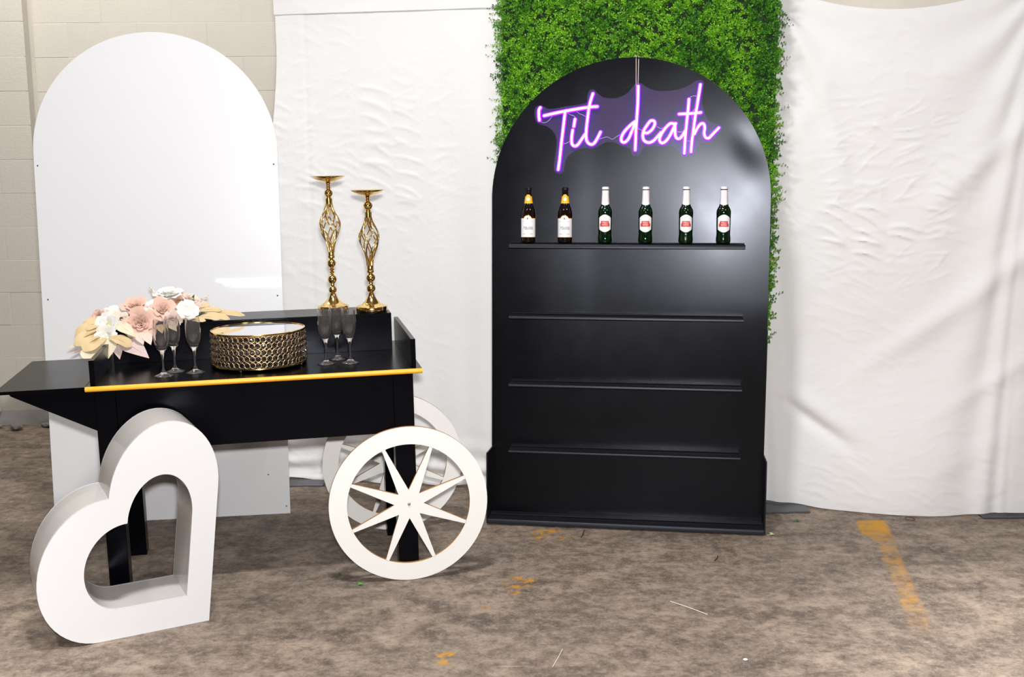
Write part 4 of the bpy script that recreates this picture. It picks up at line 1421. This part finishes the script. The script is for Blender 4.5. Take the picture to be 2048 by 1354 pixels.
open_bloom((-1.055, 0.395, 0.902), 0.038, (-0.05, -0.95, 0.20), 'petal_white')
open_bloom((-0.820, 0.425, 0.945), 0.034, (0.1, -0.9, 0.2), 'rose_pale')
open_bloom((-1.005, 0.450, 0.950), 0.030, (0.0, -0.7, 0.7), 'rose_pale')
for bs_, tp, w, mk, dr, bl in (
        ((-1.060, 0.43, 0.915), (-1.160, 0.36, 0.874), 0.062, 'leaf_gold', 0.10, 1), ((-1.062, 0.44, 0.928), (-1.165, 0.40, 0.902), 0.060, 'leaf_gold', 0.14, 1),
        ((-1.062, 0.45, 0.936), (-1.142, 0.42, 0.928), 0.058, 'leaf_gold', 0.16, 1), ((-1.050, 0.42, 0.900), (-1.128, 0.33, 0.856), 0.066, 'leaf_gold', 0.10, 1),
        ((-1.050, 0.41, 0.890), (-1.126, 0.30, 0.836), 0.066, 'leaf_cream', -0.04, 1), ((-1.085, 0.43, 0.885), (-1.205, 0.42, 0.855), 0.026, 'leaf_cream', 0.04, 0),
        ((-1.095, 0.43, 0.870), (-1.200, 0.42, 0.829), 0.022, 'leaf_mauve', 0.02, 0), ((-1.036, 0.39, 0.892), (-1.044, 0.33, 0.826), 0.050, 'leaf_cream', 0.08, 0),
        ((-1.025, 0.39, 0.895), (-1.010, 0.36, 0.816), 0.042, 'leaf_mauve', 0.03, 0), ((-1.010, 0.40, 0.880), (-0.905, 0.345, 0.817), 0.072, 'leaf_mauve', 0.06, 0),
        ((-1.045, 0.38, 0.896), (-0.965, 0.36, 0.862), 0.046, 'leaf_gold', 0.12, 1), ((-0.950, 0.40, 0.910), (-0.924, 0.37, 0.864), 0.038, 'rose_pale', 0.05, 0),
        ((-0.920, 0.40, 0.905), (-0.898, 0.37, 0.862), 0.036, 'rose_pale', 0.05, 0), ((-1.020, 0.41, 0.940), (-0.950, 0.375, 0.892), 0.048, 'leaf_cream', 0.10, 0),
        ((-0.840, 0.42, 0.935), (-0.800, 0.385, 0.905), 0.040, 'leaf_cream', 0.08, 0), ((-0.870, 0.42, 0.930), (-0.855, 0.385, 0.900), 0.040, 'leaf_gold', 0.06, 0)):
    leaf(bs_, tp, w, mk, droop=dr, blunt=bool(bl), fold=0.16)
for bs_, tp, w in (((-0.730, 0.47, 0.953), (-0.557, 0.475, 0.942), 0.030), ((-0.730, 0.46, 0.955), (-0.612, 0.430, 0.936), 0.030), ((-0.735, 0.45, 0.948), (-0.648, 0.415, 0.940), 0.028),
                   ((-0.760, 0.50, 0.975), (-0.685, 0.490, 0.986), 0.026), ((-0.740, 0.48, 0.965), (-0.640, 0.470, 0.966), 0.026), ((-0.790, 0.44, 0.945), (-0.700, 0.415, 0.936), 0.028)):
    leaf(bs_, tp, w, 'leaf_gold', droop=0.08, blunt=True, fold=0.12)
for bs_, tp, w in (((-0.895, 0.46, 0.970), (-0.909, 0.445, 0.996), 0.016), ((-0.880, 0.46, 0.965), (-0.872, 0.44, 0.972), 0.014), ((-0.975, 0.45, 0.945), (-0.948, 0.41, 0.957), 0.018),
                   ((-0.752, 0.52, 1.000), (-0.742, 0.515, 1.028), 0.012), ((-0.705, 0.46, 0.940), (-0.690, 0.43, 0.946), 0.016), ((-1.065, 0.45, 0.935), (-1.090, 0.43, 0.932), 0.018),
                   ((-0.990, 0.41, 0.905), (-0.962, 0.385, 0.886), 0.014)):
    leaf(bs_, tp, w, 'leaf_green', droop=0.05)
stem = MB().add(tube([(x - FO.x, y - FO.y, z - FO.z) for x, y, z in ((-0.97, 0.40, 0.888), (-1.00, 0.385, 0.874), (-1.035, 0.37, 0.864))], 0.0022, 6)).build('stem', 'leaf_green', flowers, angle=80)
feather((-1.010, 0.47, 0.960), (-1.072, 0.495, 0.988), 34, 0.022)
feather((-1.005, 0.48, 0.965), (-1.010, 0.50, 1.000), 30, 0.020)
feather((-0.995, 0.44, 0.950), (-0.985, 0.43, 0.965), 26, 0.018)
feather((-0.870, 0.52, 1.010), (-0.905, 0.525, 1.060), 34, 0.022)
feather((-0.760, 0.50, 0.990), (-0.695, 0.52, 1.018), 34, 0.022)
feather((-0.850, 0.50, 0.985), (-0.800, 0.49, 1.003), 40, 0.014, 'wheat', 'seed_head')
feather((-1.030, 0.44, 0.930), (-0.960, 0.40, 0.908), 40, 0.014, 'wheat', 'seed_head')
feather((-0.885, 0.50, 0.985), (-0.835, 0.48, 1.000), 40, 0.014, 'wheat', 'seed_head')


# ------------------------------------------------------------------ small things lying on the floor
def fallen(x, y, rz, n, mk, label, s=0.02):
    b = MB()
    for k in range(n):
        a = rz + k * 1.3
        bx, by = 0.4 * s * k, 0.25 * s * k
        tx, ty = bx + s * math.cos(a), by + s * math.sin(a)
        sx, sy = -math.sin(a) * s * 0.38, math.cos(a) * s * 0.38
        mx_, my_ = (bx + tx) / 2, (by + ty) / 2
        b.add(([(bx, by, 0.0015), (mx_ + sx, my_ + sy, 0.006), (tx, ty, 0.002), (mx_ - sx, my_ - sy, 0.005), (mx_, my_, 0.002)], [(0, 4, 1), (1, 4, 2), (2, 4, 3), (3, 4, 0)]))
    b.add(tube([(0, 0, 0.0012), (-0.5 * s, -0.1 * s, 0.0012)], 0.0009, 5))
    o = b.build('fallen_leaf', mk, None, angle=30, loc=(x, y, 0))
    return tag(o, label, 'leaf')


fallen(-0.567, 3.752, 0.5, 3, 'leaf_fallen', 'fresh green boxwood leaf sprig on the floor in front of the wheel', 0.022)
fallen(-0.655, 3.850, 0.2, 2, 'leaf_green', 'dark green leaf on the floor in the shadow of the front wheel', 0.018)
fallen(1.046, 4.262, 0.1, 2, 'leaf_fallen_pale', 'pale yellow-green leaf on the floor by the corner of the black arch', 0.024)
fallen(1.196, 4.425, 0.3, 2, 'leaf_green', 'dark green leaf on the floor below the edge of the draped cloth', 0.020)


def strand(name, pts, r, mk, label, cat):
    return tag(MB().add(tube(catmull(pts, 4), r, 6)).build(name, mk, None, angle=80), label, cat)


strand('straw', [(0.545, 3.590, 0.002), (0.600, 3.532, 0.003), (0.654, 3.476, 0.002)], 0.0014, 'thread', 'pale straw lying on the open floor in front of the black arch', 'straw')
strand('straw', [(0.117, 3.098, 0.002), (0.135, 3.155, 0.0025), (0.152, 3.217, 0.002)], 0.0012, 'thread', 'pale straw lying on the floor at the bottom of the picture', 'straw')
strand('twig', [(0.295, 4.335, 0.002), (0.285, 4.275, 0.003), (0.276, 4.245, 0.002)], 0.0018, 'twig', 'thin dark twig on the floor at the foot of the black arch', 'twig')
strand('twig', [(0.770, 3.975, 0.002), (0.785, 4.000, 0.003), (0.792, 4.025, 0.002)], 0.0022, 'twig', 'short dark twig lying on the open floor right of centre', 'twig')
strand('wire_ring', [(1.691 + 0.020 * math.cos(q * 0.68), 4.453 + 0.020 * math.sin(q * 0.68), 0.0025) for q in range(10)], 0.0018, 'rust_wire', 'small rusty wire ring on the floor below the draped cloth', 'ring')
tag(MB().add(ico(0.006, 2, (0, 0, 0.0033), (1.3, 1, 0.55))).build('paper_scrap', 'paper', None, angle=60, loc=(0.71, 3.137, 0)), 'tiny white scrap of paper on the floor near the bottom edge', 'scrap')
